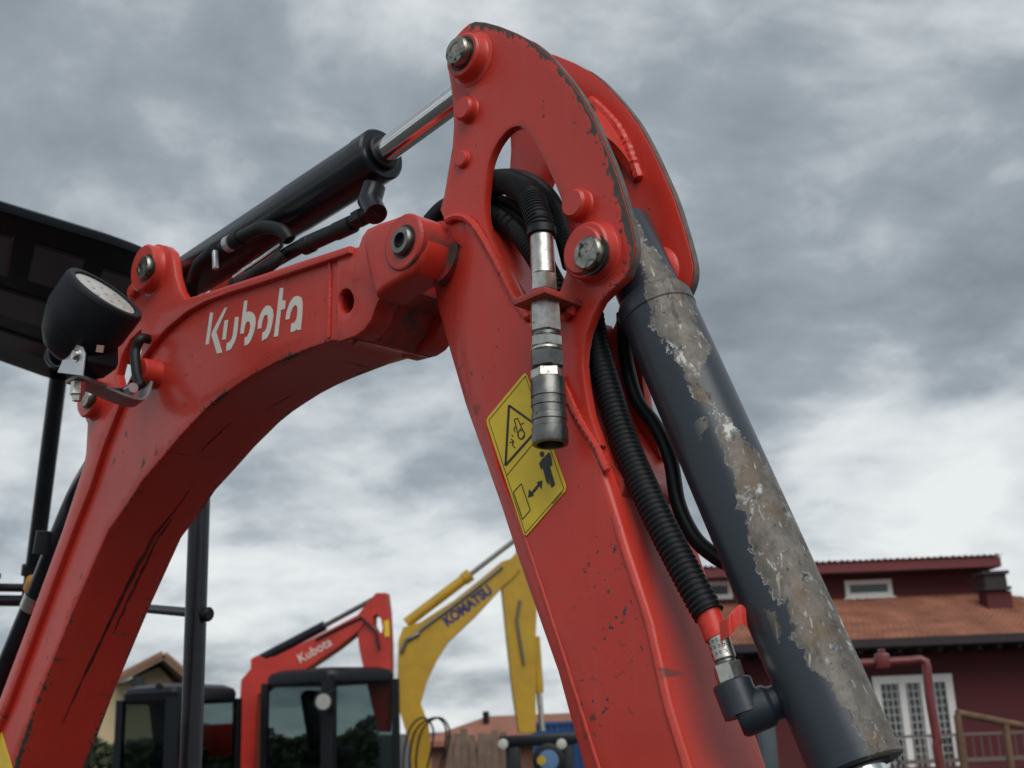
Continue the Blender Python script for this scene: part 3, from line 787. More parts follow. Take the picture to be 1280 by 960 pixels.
# ---- boom ------------------------------------------------------------------------------
WB0, WB1 = -.010, .130
bottom = [(442, 424), (414, 426), (390, 434), (366, 444), (345, 453), (325, 463), (306, 474), (290, 485), (272, 498), (256, 512), (225, 545), (201, 574), (177, 602), (160, 629), (135, 664), (94, 758), (52, 862), (31, 919), (18, 960), (-30, 1095), (-75, 1230)]
topb = [(-150, 1190), (-120, 1120), (0, 872), (31, 790), (78, 662), (106, 612), (134, 540), (160, 488), (190, 436), (212, 410), (236, 388), (256, 376), (282, 365), (320, 350), (380, 329), (436, 310), (447, 312), (455, 330), (462, 345)]
bpoly = M.uz(bottom + topb, WB0)
def bwear(x, z):
    d = min(segdist((x, z), bl[i], bl[i + 1]) for i in range(len(bl) - 1))
    return max(0, 1 - d / .012) * (.56 + .16 * math.sin(x * 31 + 1) + .12 * math.sin(x * 83 + z * 40))
bl = M.uz(bottom, WB0)
winp = [(176, 412), (163, 424), (152, 444), (146, 468), (150, 486), (160, 480), (168, 464), (176, 440)]
win = M.uz(winp, WB0)
holeb = [tuple(p) for p in M.uz([(435 + 9.5 * math.cos(q * .5236), 377 + 15.5 * math.sin(q * .5236)) for q in range(12)], WB0)]
mb = MB(); mb.plate(bpoly, WB0, WB1, [holeb], ch=.003, seg=2, grid=.022, wear=bwear, rim=.022)
boom = mk(mb, 'boom', RED)
# proud flange along the top edge and back edge with the cylinder lugs
LP0 = -.020
lugs_out = [(-150, 1190), (-120, 1120), (0, 872), (31, 790), (78, 662), (104, 582), (107, 566), (109, 530), (104, 518), (102, 505), (108, 492), (120, 484), (128, 468), (140, 432), (152, 392), (160, 370), (168, 352), (173, 334), (178, 318), (188, 308), (198, 305), (207, 307), (214, 314), (217, 330), (219, 345), (224, 362), (231, 373), (250, 368), (280, 358), (320, 345), (380, 325), (436, 307)]
lugs_in = [(437, 316), (380, 335), (320, 355), (285, 366), (255, 377), (232, 390), (208, 410), (190, 430), (172, 456), (158, 484), (146, 514), (128, 560), (112, 610), (92, 660), (50, 772), (10, 880), (-105, 1130), (-135, 1196)]
lpoly = M.uz(lugs_out + lugs_in, LP0)
lwin = M.uz(winp, LP0)
mb = MB(); mb.plate(lpoly, LP0, WB0 + .006, [lwin], ch=.0025, seg=2, grid=.03)
lug = mk(mb, 'lug_plate', RED, boom)
mb = MB(); mb.plate(M.uz(lugs_out + lugs_in, LP0), WB1 - .006, WB1 + .010, [lwin], ch=.0025)
mk(mb, 'lug_plate', RED, boom)
mk(MB().lathe(P(150, 447, WB0), P(150, 447, WB0) + Vector((0, 1, 0)), [(-.008, .009), (.14, .009)], 16), 'cross_tube', RED, boom)
def bboss(px, py, w0, r0, h, mat=REDS, name='boss'):
    c = P(px, py, w0); b = M.r(c, r0)
    mk(MB().lathe(c, c + NEAR, [(-.004, b * 1.12), (.0005, b * 1.12), (.002, b * 1.03), (.004, b), (h - .003, b), (h, b - .003), (h, b * .3)], 36), name, mat, boom); return c
bboss(192, 338, LP0, 30, .022); c = P(183, 335, LP0 - .022); pin(c, 0, .008, M.r(c, 15.5), boom)
bboss(120, 500, LP0, 24, .02); c = P(111, 497, LP0 - .02); pin(c, 0, .008, M.r(c, 13), boom)
c = bboss(170, 365, LP0, 9, .012)
# crossover tube from lug to cylinder eye
c = P(228, 325, LP0); mk(MB().lathe(P(200, 335, .0), P(200, 335, .0) + Vector((0, 1, 0)), [(0, .024), (.03, .024), (.03, .02)], 28), 'spacer', RED, boom)
# fork at the boom tip
TW0, TW1 = -.040, .018
fork = [(436, 308), (442, 306), (446, 294), (453, 284), (468, 277), (486, 271), (503, 266), (516, 268), (526, 280), (530, 300), (526, 322), (516, 340), (500, 352), (490, 358), (478, 366), (467, 374), (462, 385), (458, 398), (449, 411), (438, 419), (415, 426), (413, 380), (415, 318)]
fu = M.uz(fork, TW0 + .018)
# proud inner part of the fork
fork2 = [(453, 292), (459, 284), (470, 278), (487, 272), (503, 266), (516, 268), (526, 280), (530, 300), (526, 322), (516, 340), (500, 350), (480, 362), (468, 372), (462, 352), (456, 330), (452, 306)]
mb = MB(); mb.plate(fu, WB0 - .004, .020, [holeb], ch=.003, seg=2); mk(mb, 'fork_lug', RED, boom)
mb = MB(); mb.plate(M.uz(fork2, TW0), TW0, TW1, ch=.010, seg=4, grid=.02); mk(mb, 'fork_lug', REDW, boom) if False else mk(mb, 'fork_lug', RED, boom)
mb = MB(); mb.plate(fu, WB1 - .03, WB1 + .004, ch=.003, seg=2); mk(mb, 'fork_lug', RED, boom)
c = P(506, 303, TW0); tb = M.r(c, 37)
mk(MB().lathe(c + NEAR * .003, c + Vector((0, 1, 0)), [(0, tb * .35), (0, tb - .002), (.002, tb), (.062, tb), (.064, tb * .6)], 44), 'pivot_boss', REDG, boom)
mk(MB().lathe(c + NEAR * .0035, c + Vector((0, 1, 0)), [(0, tb * .3), (0, tb - .0035), (.002, tb - .0015)], 44), 'boss_face', REDS, boom)
c = P(505, 302, TW0 - .0035); pin(c, 0, .008, M.r(c, 18.5), boom, STEELD, True)
c = P(435, 377, WB0 - .0045); hr_ = M.r(c, 14)
# vertical weld ridge beside the hole
mk(bead([P(413, 322, WB0 - .001), P(412, 370, WB0 - .001), P(411, 424, WB0 - .001)], .0030, .12), 'weld_bead', REDS, boom)
# closing plate inside the fork
mb = MB(); mb.plate(M.uz([(442, 423), (450, 411), (459, 398), (463, 385), (468, 374), (479, 366), (492, 358), (482, 346), (460, 360), (436, 400)], WB0), .0195, WB1 - .0295, ch=.0); mk(mb, 'closing_plate', REDW, boom)
mk(bead([P(441, 426, WB0 + .004), P(441, 426, .06), P(441, 426, WB1 - .004)], .005, .5), 'weld_bead', REDW, boom)
# clamp rib bosses for the lamp bracket
bboss(196, 468, WB0, 17, .03, RED)
# ---- lettering on the boom side
LET = [
 [(180, 408), (210, 405), (165, 722), (133, 727)],
 [(325, 360), (352, 353), (240, 605), (298, 805), (250, 818), (193, 630), (205, 590)],
 [(325, 485), (360, 478), (335, 672), (300, 678)],
 [(430, 452), (465, 447), (455, 560), (445, 640), (425, 700), (390, 770), (370, 783), (343, 790), (342, 750), (348, 712), (375, 700), (398, 665), (408, 620)],
 [(520, 290), (552, 282), (540, 400), (575, 395), (600, 403), (620, 425), (632, 460), (633, 520), (618, 600), (590, 680), (560, 725), (522, 740), (527, 655), (550, 645), (570, 605), (583, 545), (578, 505), (560, 490), (538, 510), (525, 550), (515, 615), (480, 618)],
 [(655, 570), (660, 500), (680, 430), (710, 370), (745, 335), (780, 340), (805, 375), (812, 430), (800, 520), (780, 600), (750, 660), (697, 690), (703, 605), (725, 595), (745, 560), (760, 490), (755, 435), (740, 425), (715, 450), (700, 500), (692, 560)],
 [(878, 162), (912, 157), (900, 285), (935, 285), (925, 370), (888, 380), (857, 642), (817, 650), (850, 390), (862, 280)],
 [(935, 478), (945, 400), (975, 310), (1015, 250), (1055, 238), (1090, 255), (1103, 300), (1100, 420), (1085, 575), (1050, 582), (1045, 565), (1030, 590), (985, 602), (992, 515), (1020, 508), (1045, 470), (1055, 380), (1050, 340), (1030, 330), (1005, 360), (985, 410), (972, 470)]]
for lt in LET:
    mk(flat(lt, WB0 - .0008, (240, 340), 8.0, .0006), 'letter', WHITEL, boom)
# corner of another warning decal low on the boom
mk(flat([(2, 915), (16, 962), (0, 1010), (-40, 1010), (-30, 960)], WB0 - .0008, (0, 0), 1.0, .0006), 'warning_decal', YELLOWD, boom)
# long scrape marks on the underside (real grooves of dirt, laid on the curved belly)
def belly(ya, yb, wd, width, name='scrape_mark'):
    q = [Vector(p) for p in bl]; px = [b_[1] for b_ in bottom]; pts = []
    for k in range(25):
        y = ya + (yb - ya) * k / 24
        for a in range(len(px) - 1):
            if px[a] <= y <= px[a + 1]:
                t = (y - px[a]) / (px[a + 1] - px[a]); d_ = (q[a + 1] - q[a]).normalized(); nn = Vector((d_.y, -d_.x)); nn = nn if nn.x > 0 else -nn
                pts.append(q[a].lerp(q[a + 1], t) + nn * .0007); break
    n = len(pts); vs = []
    for i, p in enumerate(pts):
        k = width * (.35 + .65 * random.random()) * math.sin(math.pi * (i + .6) / (n + .2)) ** .5
        wv = wd[0] + (wd[1] - wd[0]) * i / (n - 1) + random.uniform(-.0012, .0012)
        vs += [(p.x, wv - k, p.y), (p.x, wv + k, p.y)]
    m_ = MB(); m_.add(vs, [(2 * i, 2 * i + 1, 2 * i + 3, 2 * i + 2) for i in range(n - 1)]); mk(m_, name, SCR, boom)
SCR = simple('scrape_dirt', (.06, .012, .010), .7, 0, .5, 60, .2, 100)
belly(640, 905, (.078, .052), .0040)
belly(640, 790, (.086, .080), .0034)
belly(690, 840, (.068, .062), .0022)
belly(600, 700, (.082, .076), .0016)
belly(520, 560, (.05, .044), .0014)
belly(480, 500, (.09, .085), .0012)

# ---- pipes / boom cylinder running down behind the boom
bq = [P(118, 560, .05), P(96, 610, .05), P(75, 668, .05), P(45, 745, .05), P(8, 835, .05), P(-70, 1010, .05)]
bq = [P(132, 560, -.0) , P(100, 612, 0.03), P(74, 672, 0.02), P(46, 742, 0.02), P(8, 832, 0.02), P(-60, 990, 0.02)]
mk(MB().tube(catmull(bq, 6), .019, 18), 'hose', BLACKP, boom)
mk(MB().tube([bq[2] + Vector((-.012, -.02, .012)), bq[2] + Vector((-.022, -.02, -.03))], .018, 14), 'hose_end', BLACKM, boom)
mk(MB().lathe(bq[3] + Vector((0, 0, .025)), bq[4], [(0, .0205), (.022, .0205), (.024, .019)], 18), 'orange_tag', TAGM, boom)
mk(MB().lathe(bq[3].lerp(bq[4], .02), bq[4], [(0, .021), (.03, .021)], 18), 'hose_clamp', STEEL, boom)

# ---- work lamp on a bracket ------------------------------------------------------
LW = -.17
lc = P(131, 368, LW)                 # centre of the rim
Rc = CROT
def camv(x, y, z):                   # camera-space direction -> local axes
    v = Rc @ Vector((x, y, z)); return Vector((v.dot(M.F), v.dot(M.L), v.z)).normalized()
lax = camv(.60, .79, .085)
lr = M.r(lc, 53)
lb = lc - lax * 1.0
prof = [(0, lr * .80), (.0, lr * .97), (.002, lr), (.016, lr * 1.0), (.05, lr * .985), (lr * 1.05, lr * .90), (lr * 1.45, lr * .74), (lr * 1.72, lr * .52), (lr * 1.85, lr * .25), (lr * 1.86, .002)]
lampb = mk(MB().lathe(lc, lb, prof, 48), 'work_lamp', BLACKM)
mk(MB().lathe(lc, lb, [(.004, lr * .80), (-.004, lr * .82), (-.005, lr * .86), (-.004, lr * .96), (0, lr * .995), (.004, lr * .995)], 48), 'lamp_rim', BLACKM, lampb)
mk(MB().lathe(lc + lax * .0012, lb, [(0, .002), (.0, lr * .78), (.003, lr * .80)], 48), 'lamp_lens', LENS, lampb)
lx_ = lax.cross(Vector((0, 1, 0))).normalized(); ly_ = lax.cross(lx_)
for i in range(3):
    for j in range(3):
        p = lc + lax * .0013 + lx_ * (i - 1) * lr * .36 + ly_ * (j - 1) * lr * .36
        mk(MB().lathe(p, p + lax, [(0, .0045), (.0012, .0035), (.0012, .001)], 8), 'led', LEDM, lampb)
# neck under the bowl, knob and U bracket
nk = P(118, 440, LW + .012)
mk(MB().box(nk, (.030, 0, .004), (0, .028, 0), (-.004, 0, .034), .010), 'lamp_neck', BLACKM, lampb)
b0 = P(96, 450, LW - .035)
brk = MB()
tab = [P(94, 432, LW - .034) + Vector((0, 0, 0))]
tb_o = [(73, 466), (84, 440), (90, 433), (97, 431), (104, 434), (107, 442), (104, 470)]
tu = M.uz(tb_o, LW - .034)
brk.plate(tu, LW - .036, LW - .033, ch=.0006)
mk(brk, 'bracket_tab', ZINC, lampb)
c = P(96, 444, LW - .036)
mk(MB().lathe(c, c + NEAR, [(0, .011), (.0015, .011), (.0015, .008), (.004, .0075), (.005, .004)], 24), 'bolt', STEEL, lampb)
mk(MB().lathe(c + NEAR * .0015, c + NEAR, [(0, .0075), (.005, .0075), (.0055, .006)], 6), 'bolt_head', STEEL, lampb)
bs = MB()
e_ = P(88, 470, LW - .036); f_ = P(170, 498, LW + .135)
bs.tube([P(76, 468, LW - .03), P(110, 482, LW + .02)], .007, 8)
mk(MB().box((P(90, 473, LW - .02) + P(126, 486, LW + .05)) / 2, (.022, 0, 0), (P(126, 486, LW + .05) - P(90, 473, LW - .02)) / 2, (0, 0, .003), .001), 'bracket_arm', BRKM, lampb)
g0 = [P(112, 482, LW + .03), P(150, 498, LW + .08), P(170, 503, LW + .12), P(178, 497, LW + .135), P(184, 478, LW + .145), P(186, 462, LW + .15)]
g0 = catmull(g0, 5); m_ = MB(); vs = []
for i, p in enumerate(g0):
    t = (g0[min(i + 1, len(g0) - 1)] - g0[max(i - 1, 0)]).normalized(); a = Vector((1, 0, .15)).normalized(); n_ = t.cross(a).normalized()
    vs += [p + a * .017 + n_ * .0025, p - a * .017 + n_ * .0025, p - a * .017 - n_ * .0025, p + a * .017 - n_ * .0025]
n = len(g0); m_.add(vs, [(4 * i + k, 4 * i + (k + 1) % 4, 4 * i + 4 + (k + 1) % 4, 4 * i + 4 + k) for i in range(n - 1) for k in range(4)] + [(0, 1, 2, 3), (4 * n - 4, 4 * n - 3, 4 * n - 2, 4 * n - 1)])
mk(m_, 'lamp_bracket', BRKM, lampb)
c = P(97, 487, LW - .01); mk(MB().lathe(c + Vector((0, 0, .012)), c - Vector((0, 0, 1)), [(0, .01), (.02, .011), (.022, .008), (.03, .007)], 6), 'bolt_head', STEEL, lampb)
c = P(178, 466, LW + .14); mk(MB().lathe(c, c + NEAR, [(0, .012), (.010, .0115), (.012, .008)], 6), 'bolt_head', STEEL, lampb)
mk(MB().tube(catmull([P(186, 424, WB0 - .01), P(176, 424, WB0 - .03), P(169, 440, WB0 - .035), P(171, 468, WB0 - .04), P(176, 482, WB0 - .04)], 6), .0085, 12), 'cable', RUBBER, lampb)
mk(MB().tube(catmull([P(176, 480, WB0 - .04), P(160, 489, WB0 - .06), P(140, 490, LW + .09), P(122, 484, LW + .05), P(112, 470, LW + .02)], 6), .0075, 12), 'cable', RUBBER, lampb)
c = P(160, 488, WB0 - .06); mk(MB().lathe(c, P(168, 484, WB0 - .06), [(0, .0085), (.018, .0085)], 14), 'tape_wrap', ZINC, lampb)
mk(MB().tube(catmull([P(64, 430, LW + .01), P(58, 446, LW), P(66, 458, LW - .01), P(78, 460, LW)], 6), .004, 10), 'cable', RUBBER, lampb)
mk(MB().box(P(125, 436, LW - .030), (.010, 0, -.003), (0, .001, 0), (.0015, 0, .005)), 'lamp_label', simple('small_label', (.35, .2, .14), .5), lampb)

# ---- canopy with its frame ---------------------------------------------------------
HZ = 2.6
cor = [M.pz(240, 337, HZ), M.pz(112, 492, HZ), M.pz(0, 452, HZ), M.pz(0, 265, HZ)]
fd = (cor[0] - cor[3]).normalized()
cor[3] = cor[3] - fd * .75; rd_ = (cor[1] - cor[2]).normalized(); cor[2] = cor[2] - rd_ * .75
cen = sum(cor, Vector()) / 4
def roundc(c, k):
    out = []; n = len(c)
    for i in range(n):
        p0, p, p2 = c[i - 1], c[i], c[(i + 1) % n]
        a = p + (p0 - p).normalized() * k; b_ = p + (p2 - p).normalized() * k
        for t in (0, .2, .4, .6, .8, 1): out.append((1 - t) ** 2 * a + 2 * t * (1 - t) * p + t * t * b_)
    return out
rc_ = roundc(cor, .2); mb = MB(); vs = []; n = len(rc_)
lay = [(.985, -.000), (1.0, .003), (1.004, .010), (.997, .022), (.95, .034), (.6, .045)]
for k, dz in lay:
    for p in rc_: q = cen + (p - cen) * k; vs.append((q.x, q.y, HZ + dz))
fs = [(i * n + k, i * n + (k + 1) % n, (i + 1) * n + (k + 1) % n, (i + 1) * n + k) for i in range(len(lay) - 1) for k in range(n)]
fs += [tuple(range(n))[::-1], tuple((len(lay) - 1) * n + k for k in range(n))]
mb.add(vs, fs)
ROOFM = simple('canopy_black', (.002, .003, .006), .34, 0, .3, 8, .05, 60, .0)
canopy = mk(mb, 'canopy', ROOFM)
# pressed panels on the underside of the roof
PANM = simple('canopy_panel', (.030, .036, .050), .34, 0, .15, 8, .05, 60, .0)
def lerp2(s, t): return (cor[3].lerp(cor[0], s)).lerp(cor[2].lerp(cor[1], s), t)
for s0_, s1_, t0, t1 in ((.46, .66, .10, .34), (.70, .80, .10, .32), (.84, .93, .12, .34), (.46, .58, .46, .62), (.62, .76, .42, .60), (.80, .92, .44, .58), (.2, .42, .10, .34), (.2, .42, .45, .6), (.5, .8, .72, .84)):
    q = [lerp2(s0_, t0), lerp2(s1_, t0), lerp2(s1_, t1), lerp2(s0_, t1)]
    m_ = MB(); c_ = sum(q, Vector()) / 4
    vs = [(p.x, p.y, HZ - .001) for p in q] + [((p.x - c_.x) * .93 + c_.x, (p.y - c_.y) * .93 + c_.y, HZ - .006) for p in q]
    m_.add(vs, [(0, 1, 5, 4), (1, 2, 6, 5), (2, 3, 7, 6), (3, 0, 4, 7), (4, 5, 6, 7), (3, 2, 1, 0)]); mk(m_, 'roof_panel', PANM, canopy)
# posts
pf = cor[0] + (cen - cor[0]) * .04; pf = M.pd(247, 700, M.depth(pf))
mk(MB().tube([(pf.x, pf.y, .75), (pf.x, pf.y, 2.30), (pf.x - .02, pf.y - .02, HZ)], .0235, 18), 'canopy_post', BLACKP, canopy)
dl = M.depth(M.pz(80, 478, HZ)) - .02
pl0, pl1 = M.pd(74, 470, dl), M.pd(41, 722, dl); pl2 = pl1 + (pl1 - pl0) * 1.6
mk(MB().tube([pl0 + Vector((0, 0, .03)), pl1, pl2], .024, 18), 'canopy_post', BLACKP, canopy)
mk(MB().tube([pl1 + (pl0 - pl1) * .06, pl1 + (pl0 - pl1) * .01], .033, 18), 'post_clamp', BLACKM, canopy)
def rail(a, b, r): mk(MB().tube([a, b], r, 12), 'canopy_rail', BLACKP, canopy)
ra = M.pd(40, 748, dl); rb_ = M.pd(247, 768, M.depth(pf)); rail(ra, Vector((pf.x, pf.y, rb_.z)), .0105)
rail(M.pd(38, 735, dl), M.pd(-90, 733, dl), .012); rail(M.pd(38, 751, dl), M.pd(-90, 750, dl), .016)
mk(MB().lathe(M.pd(0, 720, dl - .02), M.pd(-10, 720, dl - .02), [(0, .008), (0.01, .01), (.1, .01)], 12), 'post_clamp', BLACKM, canopy)
kb = Vector((pf.x, pf.y, rb_.z)) + camv(.9, 0, .45) * .02
mk(MB().lathe(kb, kb + camv(.9, 0, .45), [(0, .014), (.016, .016), (.02, .013), (.02, .006)], 16), 'post_clamp', BLACKM, canopy)
# ---- the rest of the carrier below the frame: slew body, tracks, boom foot
bx_ = FT.x - .35; by_ = -.1
low = MB().abox(bx_ - .75, bx_ + .55, by_ - .48, by_ + .48, .55, .78, .05)
low.abox(bx_ - .95, bx_ - .25, by_ - .46, by_ + .46, .78, 1.15, .06); mk(low, 'slew_body', REDS)
bt = M.pw(-75, 1200, .06)
mk(MB().abox(bt.x - .16, bt.x + .12, -.03, .15, .45, bt.z + .1, .02), 'boom_foot', REDS)
mk(MB().abox(bx_ + .4, bt.x + .05, -.02, .14, .5, .7, .02), 'swing_post', REDS)
for sgn in (-1, 1):
    tr = MB(); yc = by_ + sgn * .42; pp = []
    for k in range(24):
        a_ = 2 * math.pi * k / 24; pp.append((bx_ + (.62 if math.cos(a_) > 0 else -.62) + .2 * math.cos(a_), .2 + .2 * math.sin(a_)))
    tr.plate(pp, yc - .12, yc + .12, ch=.015, seg=2)
    for k in range(20): tr.abox(bx_ - .68 + k * .068, bx_ - .65 + k * .068, yc - .125, yc + .125, .385, .415)
    mk(tr, 'crawler_track', RUBBER)
ur = MB().abox(bx_ - .35, bx_ + .35, by_ - .3, by_ + .3, .2, .56, .03); mk(ur, 'undercarriage', BLACKM)
# bucket on the lower end of the arm
tip = M.pw(868, 1225, .06)
bp = [(tip.x - .02, tip.z + .02), (tip.x + .06, tip.z - .04), (tip.x + .02, tip.z - .2), (tip.x - .12, tip.z - .34), (tip.x - .32, tip.z - .34), (tip.x - .40, tip.z - .20), (tip.x - .36, tip.z - .19), (tip.x - .28, tip.z - .28), (tip.x - .14, tip.z - .28), (tip.x - .05, tip.z - .18)]
mk(MB().plate(bp, -.12, .24, ch=.004), 'bucket', BLACKP)

# ================================================================== HOUSE ON THE RIGHT
H = Frame((0, 26), (0, 1), 'red_house', 'dark red house with orange tiled roof, white French door and chimney', 'house', None, (13, 3, 0))
def hk(mb, name, mat, parent=None, **kw): return mb.build(name, mat, parent or H.root, H.foot, **kw)
HWALL = simple('dark_red_render', (.090, .014, .017), .8, 0, .12, 1.2, .15, 30)
FASC = simple('dark_red_fascia', (.14, .02, .026), .6, 0, .15, 2)
TILE = simple('clay_tile', (.31, .13, .08), .8, 0, .35, 1.6, .2, 20, 0, (.16, .07, .045), .62)
WHITEF = simple('white_frame', (.74, .74, .72), .5, 0, .05, 3)
GLASSD = simple('dark_glass', (.035, .045, .05), .12, 0, .2, 2)
DARKW = simple('dark_soffit', (.03, .022, .024), .8, 0, .2, 2)
def X(px, py, wd): return H.pw(px, py, wd)
eL, eR = X(1080, 803, -1.0), X(1280, 795, -1.0)
zE = (eL.z + eR.z) / 2
xl = X(905, 800, -1.0).x - 1.2; xr = X(1280, 795, -1).x + 3.5
zT = X(1060, 750, 3.0).z
xu0 = xl - .3; xu1 = X(1238, 720, 3.0).x
hk(MB().abox(xl + .6, xr - .8, 0, 8.0, 0, zE - .02), 'wall', HWALL)
# upper storey
zU = X(1140, 709, 2.5).z
hk(MB().abox(xu0 + .5, xu1, 3.0, 7.5, zT - .3, zU + .15), 'upper_wall', HWALL)
# lower roof: corrugated clay tiles in courses, with a hip at the right end
def tile_roof(a, b, c, d, ncol, nrow, amp, name, parent):
    """a,b eave corners, d,c ridge corners; pan-and-cover tile relief stepped in courses"""
    a, b, c, d = Vector(a), Vector(b), Vector(c), Vector(d); nrm = (b - a).cross(d - a).normalized()
    if nrm.z < 0: nrm = -nrm
    m_ = MB(); per = 6; nx = ncol * per; vs = []
    for r_i in range(nrow):
        for e in (0, 1):
            t = (r_i + e) / nrow
            for k in range(nx + 1):
                s_ = k / nx; p = a.lerp(b, s_).lerp(d.lerp(c, s_), t)
                h = amp * (.5 + .5 * math.cos(2 * math.pi * k / per)) + (0.022 if e == 0 else 0.0) + (.008 * math.sin(r_i * 12.9 + (k // per) * 78.2))
                vs.append(p + nrm * h)
    fs = []
    for r_i in range(2 * nrow - 1):
        for k in range(nx):
            q = r_i * (nx + 1) + k; fs.append((q, q + 1, q + nx + 2, q + nx + 1))
    m_.add(vs, fs); o = m_.build(name, TILE, parent, H.foot, ang=50, kind='stuff'); return o
hipx = X(1224, 739, 3.0).x; hip = X(1275, 768, 1.4)
tile_roof((xl, -1.0, zE), (xr, -1.0, zE), (hipx + .3, 3.0, zT), (xl, 3.0, zT), 80, 17, .045, 'roof_tiles', H.root)
hk(MB().box(((xl + xr) / 2, -1.03, zE - .02), ((xr - xl) / 2, 0, 0), (0, .05, 0), (0, 0, .085)), 'gutter', DARKW)
hk(MB().add([(xl, -.95, zE - .06), (xr, -.95, zE - .06), (xr, .3, zE + .06), (xl, .3, zE + .06)], [(0, 1, 2, 3)]) and None or MB().box(((xl + xr) / 2, -.35, zE - .10), ((xr - xl) / 2, 0, 0), (0, .62, 0), (0, 0, .03)), 'soffit', DARKW)
for k in range(26):
    xx = xl + .3 + k * (xr - xl - .6) / 25
    hk(MB().box((xx, -.4, zE - .17), (.045, 0, 0), (0, .5, 0), (0, 0, .045)), 'rafter', DARKW)
# upper roof
uy = 2.3; zF = X(1140, 706, uy).z; xf1 = X(1251, 700, uy).x
hk(MB().box(((xu0 + xf1) / 2, uy + .03, zF), ((xf1 - xu0) / 2, 0, 0), (0, .03, 0), (0, 0, .11)), 'fascia', FASC)
hk(MB().box(((xu0 + xf1) / 2, uy + .4, zF - .10), ((xf1 - xu0) / 2, 0, 0), (0, .36, 0), (0, 0, .02)), 'soffit', DARKW)
tile_roof((xu0, uy - .06, zF + .10), (xf1 + .05, uy - .06, zF + .10), (xf1 + .05, uy + 5, zF + .35), (xu0, uy + 5, zF + .35), 60, 8, .05, 'roof_tiles', H.root)
# small window of the upper storey
def window(px0, px1, py0, py1, wd, panes, fr=.09, name='window', bars=0):
    a, b = X(px0, py1, wd), X(px1, py0, wd); x0, x1 = a.x, b.x
    z0, z1 = a.z, b.z
    m_ = MB(); m_.abox(x0, x1, wd - .07, wd + .02, z1 - fr, z1); m_.abox(x0, x1, wd - .07, wd + .02, z0, z0 + fr)
    m_.abox(x0, x0 + fr, wd - .069, wd + .02, z0 + fr, z1 - fr); m_.abox(x1 - fr, x1, wd - .069, wd + .02, z0 + fr, z1 - fr)
    wnd = hk(m_, name, WHITEF); n = panes; wp = (x1 - x0 - 2 * fr) / n
    for i in range(n):
        xa = x0 + fr + i * wp
        if i: hk(MB().abox(xa - fr * .45, xa + fr * .45, wd - .06, wd + .02, z0 + fr, z1 - fr), 'mullion', WHITEF, wnd)
        hk(MB().abox(xa + .01, xa + wp - .01, wd - .02, wd - .005, z0 + fr, z1 - fr), 'pane', GLASSD, wnd)
    return wnd, x0, x1, z0, z1
wnd, x0, x1, z0, z1 = window(1057, 1113, 724, 748, 3.0, 1, .11)
hk(MB().abox(x0 - .06, x1 + .06, 2.86, 2.99, z0 - .05, z0 - .002), 'sill', WHITEF, wnd)
window(884, 914, 726, 750, 3.0, 1, .11)
# French door with lattice panes
door, x0, x1, z0, z1 = window(1105, 1188, 842, 985, 0.0, 3, .16, 'french_door')
LAT = simple('door_lattice', (.42, .43, .42), .5, 0, .05, 3)
wpn = (x1 - x0 - .32) / 3
for i in range(3):
    lat = MB(); xa = x0 + .16 + i * wpn
    for k in range(1, 4): lat.abox(xa + k * wpn / 4 - .012, xa + k * wpn / 4 + .012, -.045, -.025, z0 + .16, z1 - .16)
    nr = 12
    for k in range(1, nr): zz_ = z0 + .16 + k * (z1 - z0 - .32) / nr; lat.abox(xa + .02, xa + wpn - .02, -.047, -.023, zz_ - .011, zz_ + .011)
    hk(lat, 'lattice', LAT, door)
# chimney with a capped top
ca, cb = X(1238, 776, 1.3), X(1264, 738, 1.3)
chim = hk(MB().abox(ca.x, cb.x, 1.3, 1.3 + .5, ca.z - .5, cb.z), 'chimney', HWALL)
k0_, k1_ = X(1230, 738, 1.25), X(1260, 713, 1.25)
capm = MB(); capm.abox(k0_.x, k1_.x, 1.2, 1.85, k0_.z, k0_.z + .07); capm.abox(k0_.x, k1_.x, 1.2, 1.85, k1_.z - .07, k1_.z)
capm.abox(k0_.x + .06, k1_.x - .06, 1.26, 1.79, k0_.z + .07, k1_.z - .07)
hk(capm, 'chimney_cap', DARKW, chim)
# balcony balustrade in front of the door
bal = MB()
pA, pB = X(1120, 921, -2.2), X(1300, 915, -2.2); pC = X(1200, 949, -2.2)
RAILM = simple('balcony_rail', (.13, .10, .09), .6, 0, .1, 3)
balc = hk(MB().abox(pA.x, pB.x + 2, -2.23, -2.17, pA.z - .03, pA.z + .02), 'balcony_rail', RAILM)
hk(MB().abox(pA.x, pB.x + 2, -2.3, -2.1, pC.z - .05, pC.z + .02), 'balcony_rail', RAILM)
k = 0; xx = pA.x
while xx < pB.x + 2:
    hk(MB().abox(xx - .008, xx + .008, -2.214, -2.186, pC.z + .02, pA.z - .03), 'baluster', RAILM, balc); xx += .16
hk(MB().abox(pA.x - .5, pB.x + 2.2, -2.35, 0.05, 0, pC.z - .2), 'terrace_base', HWALL)

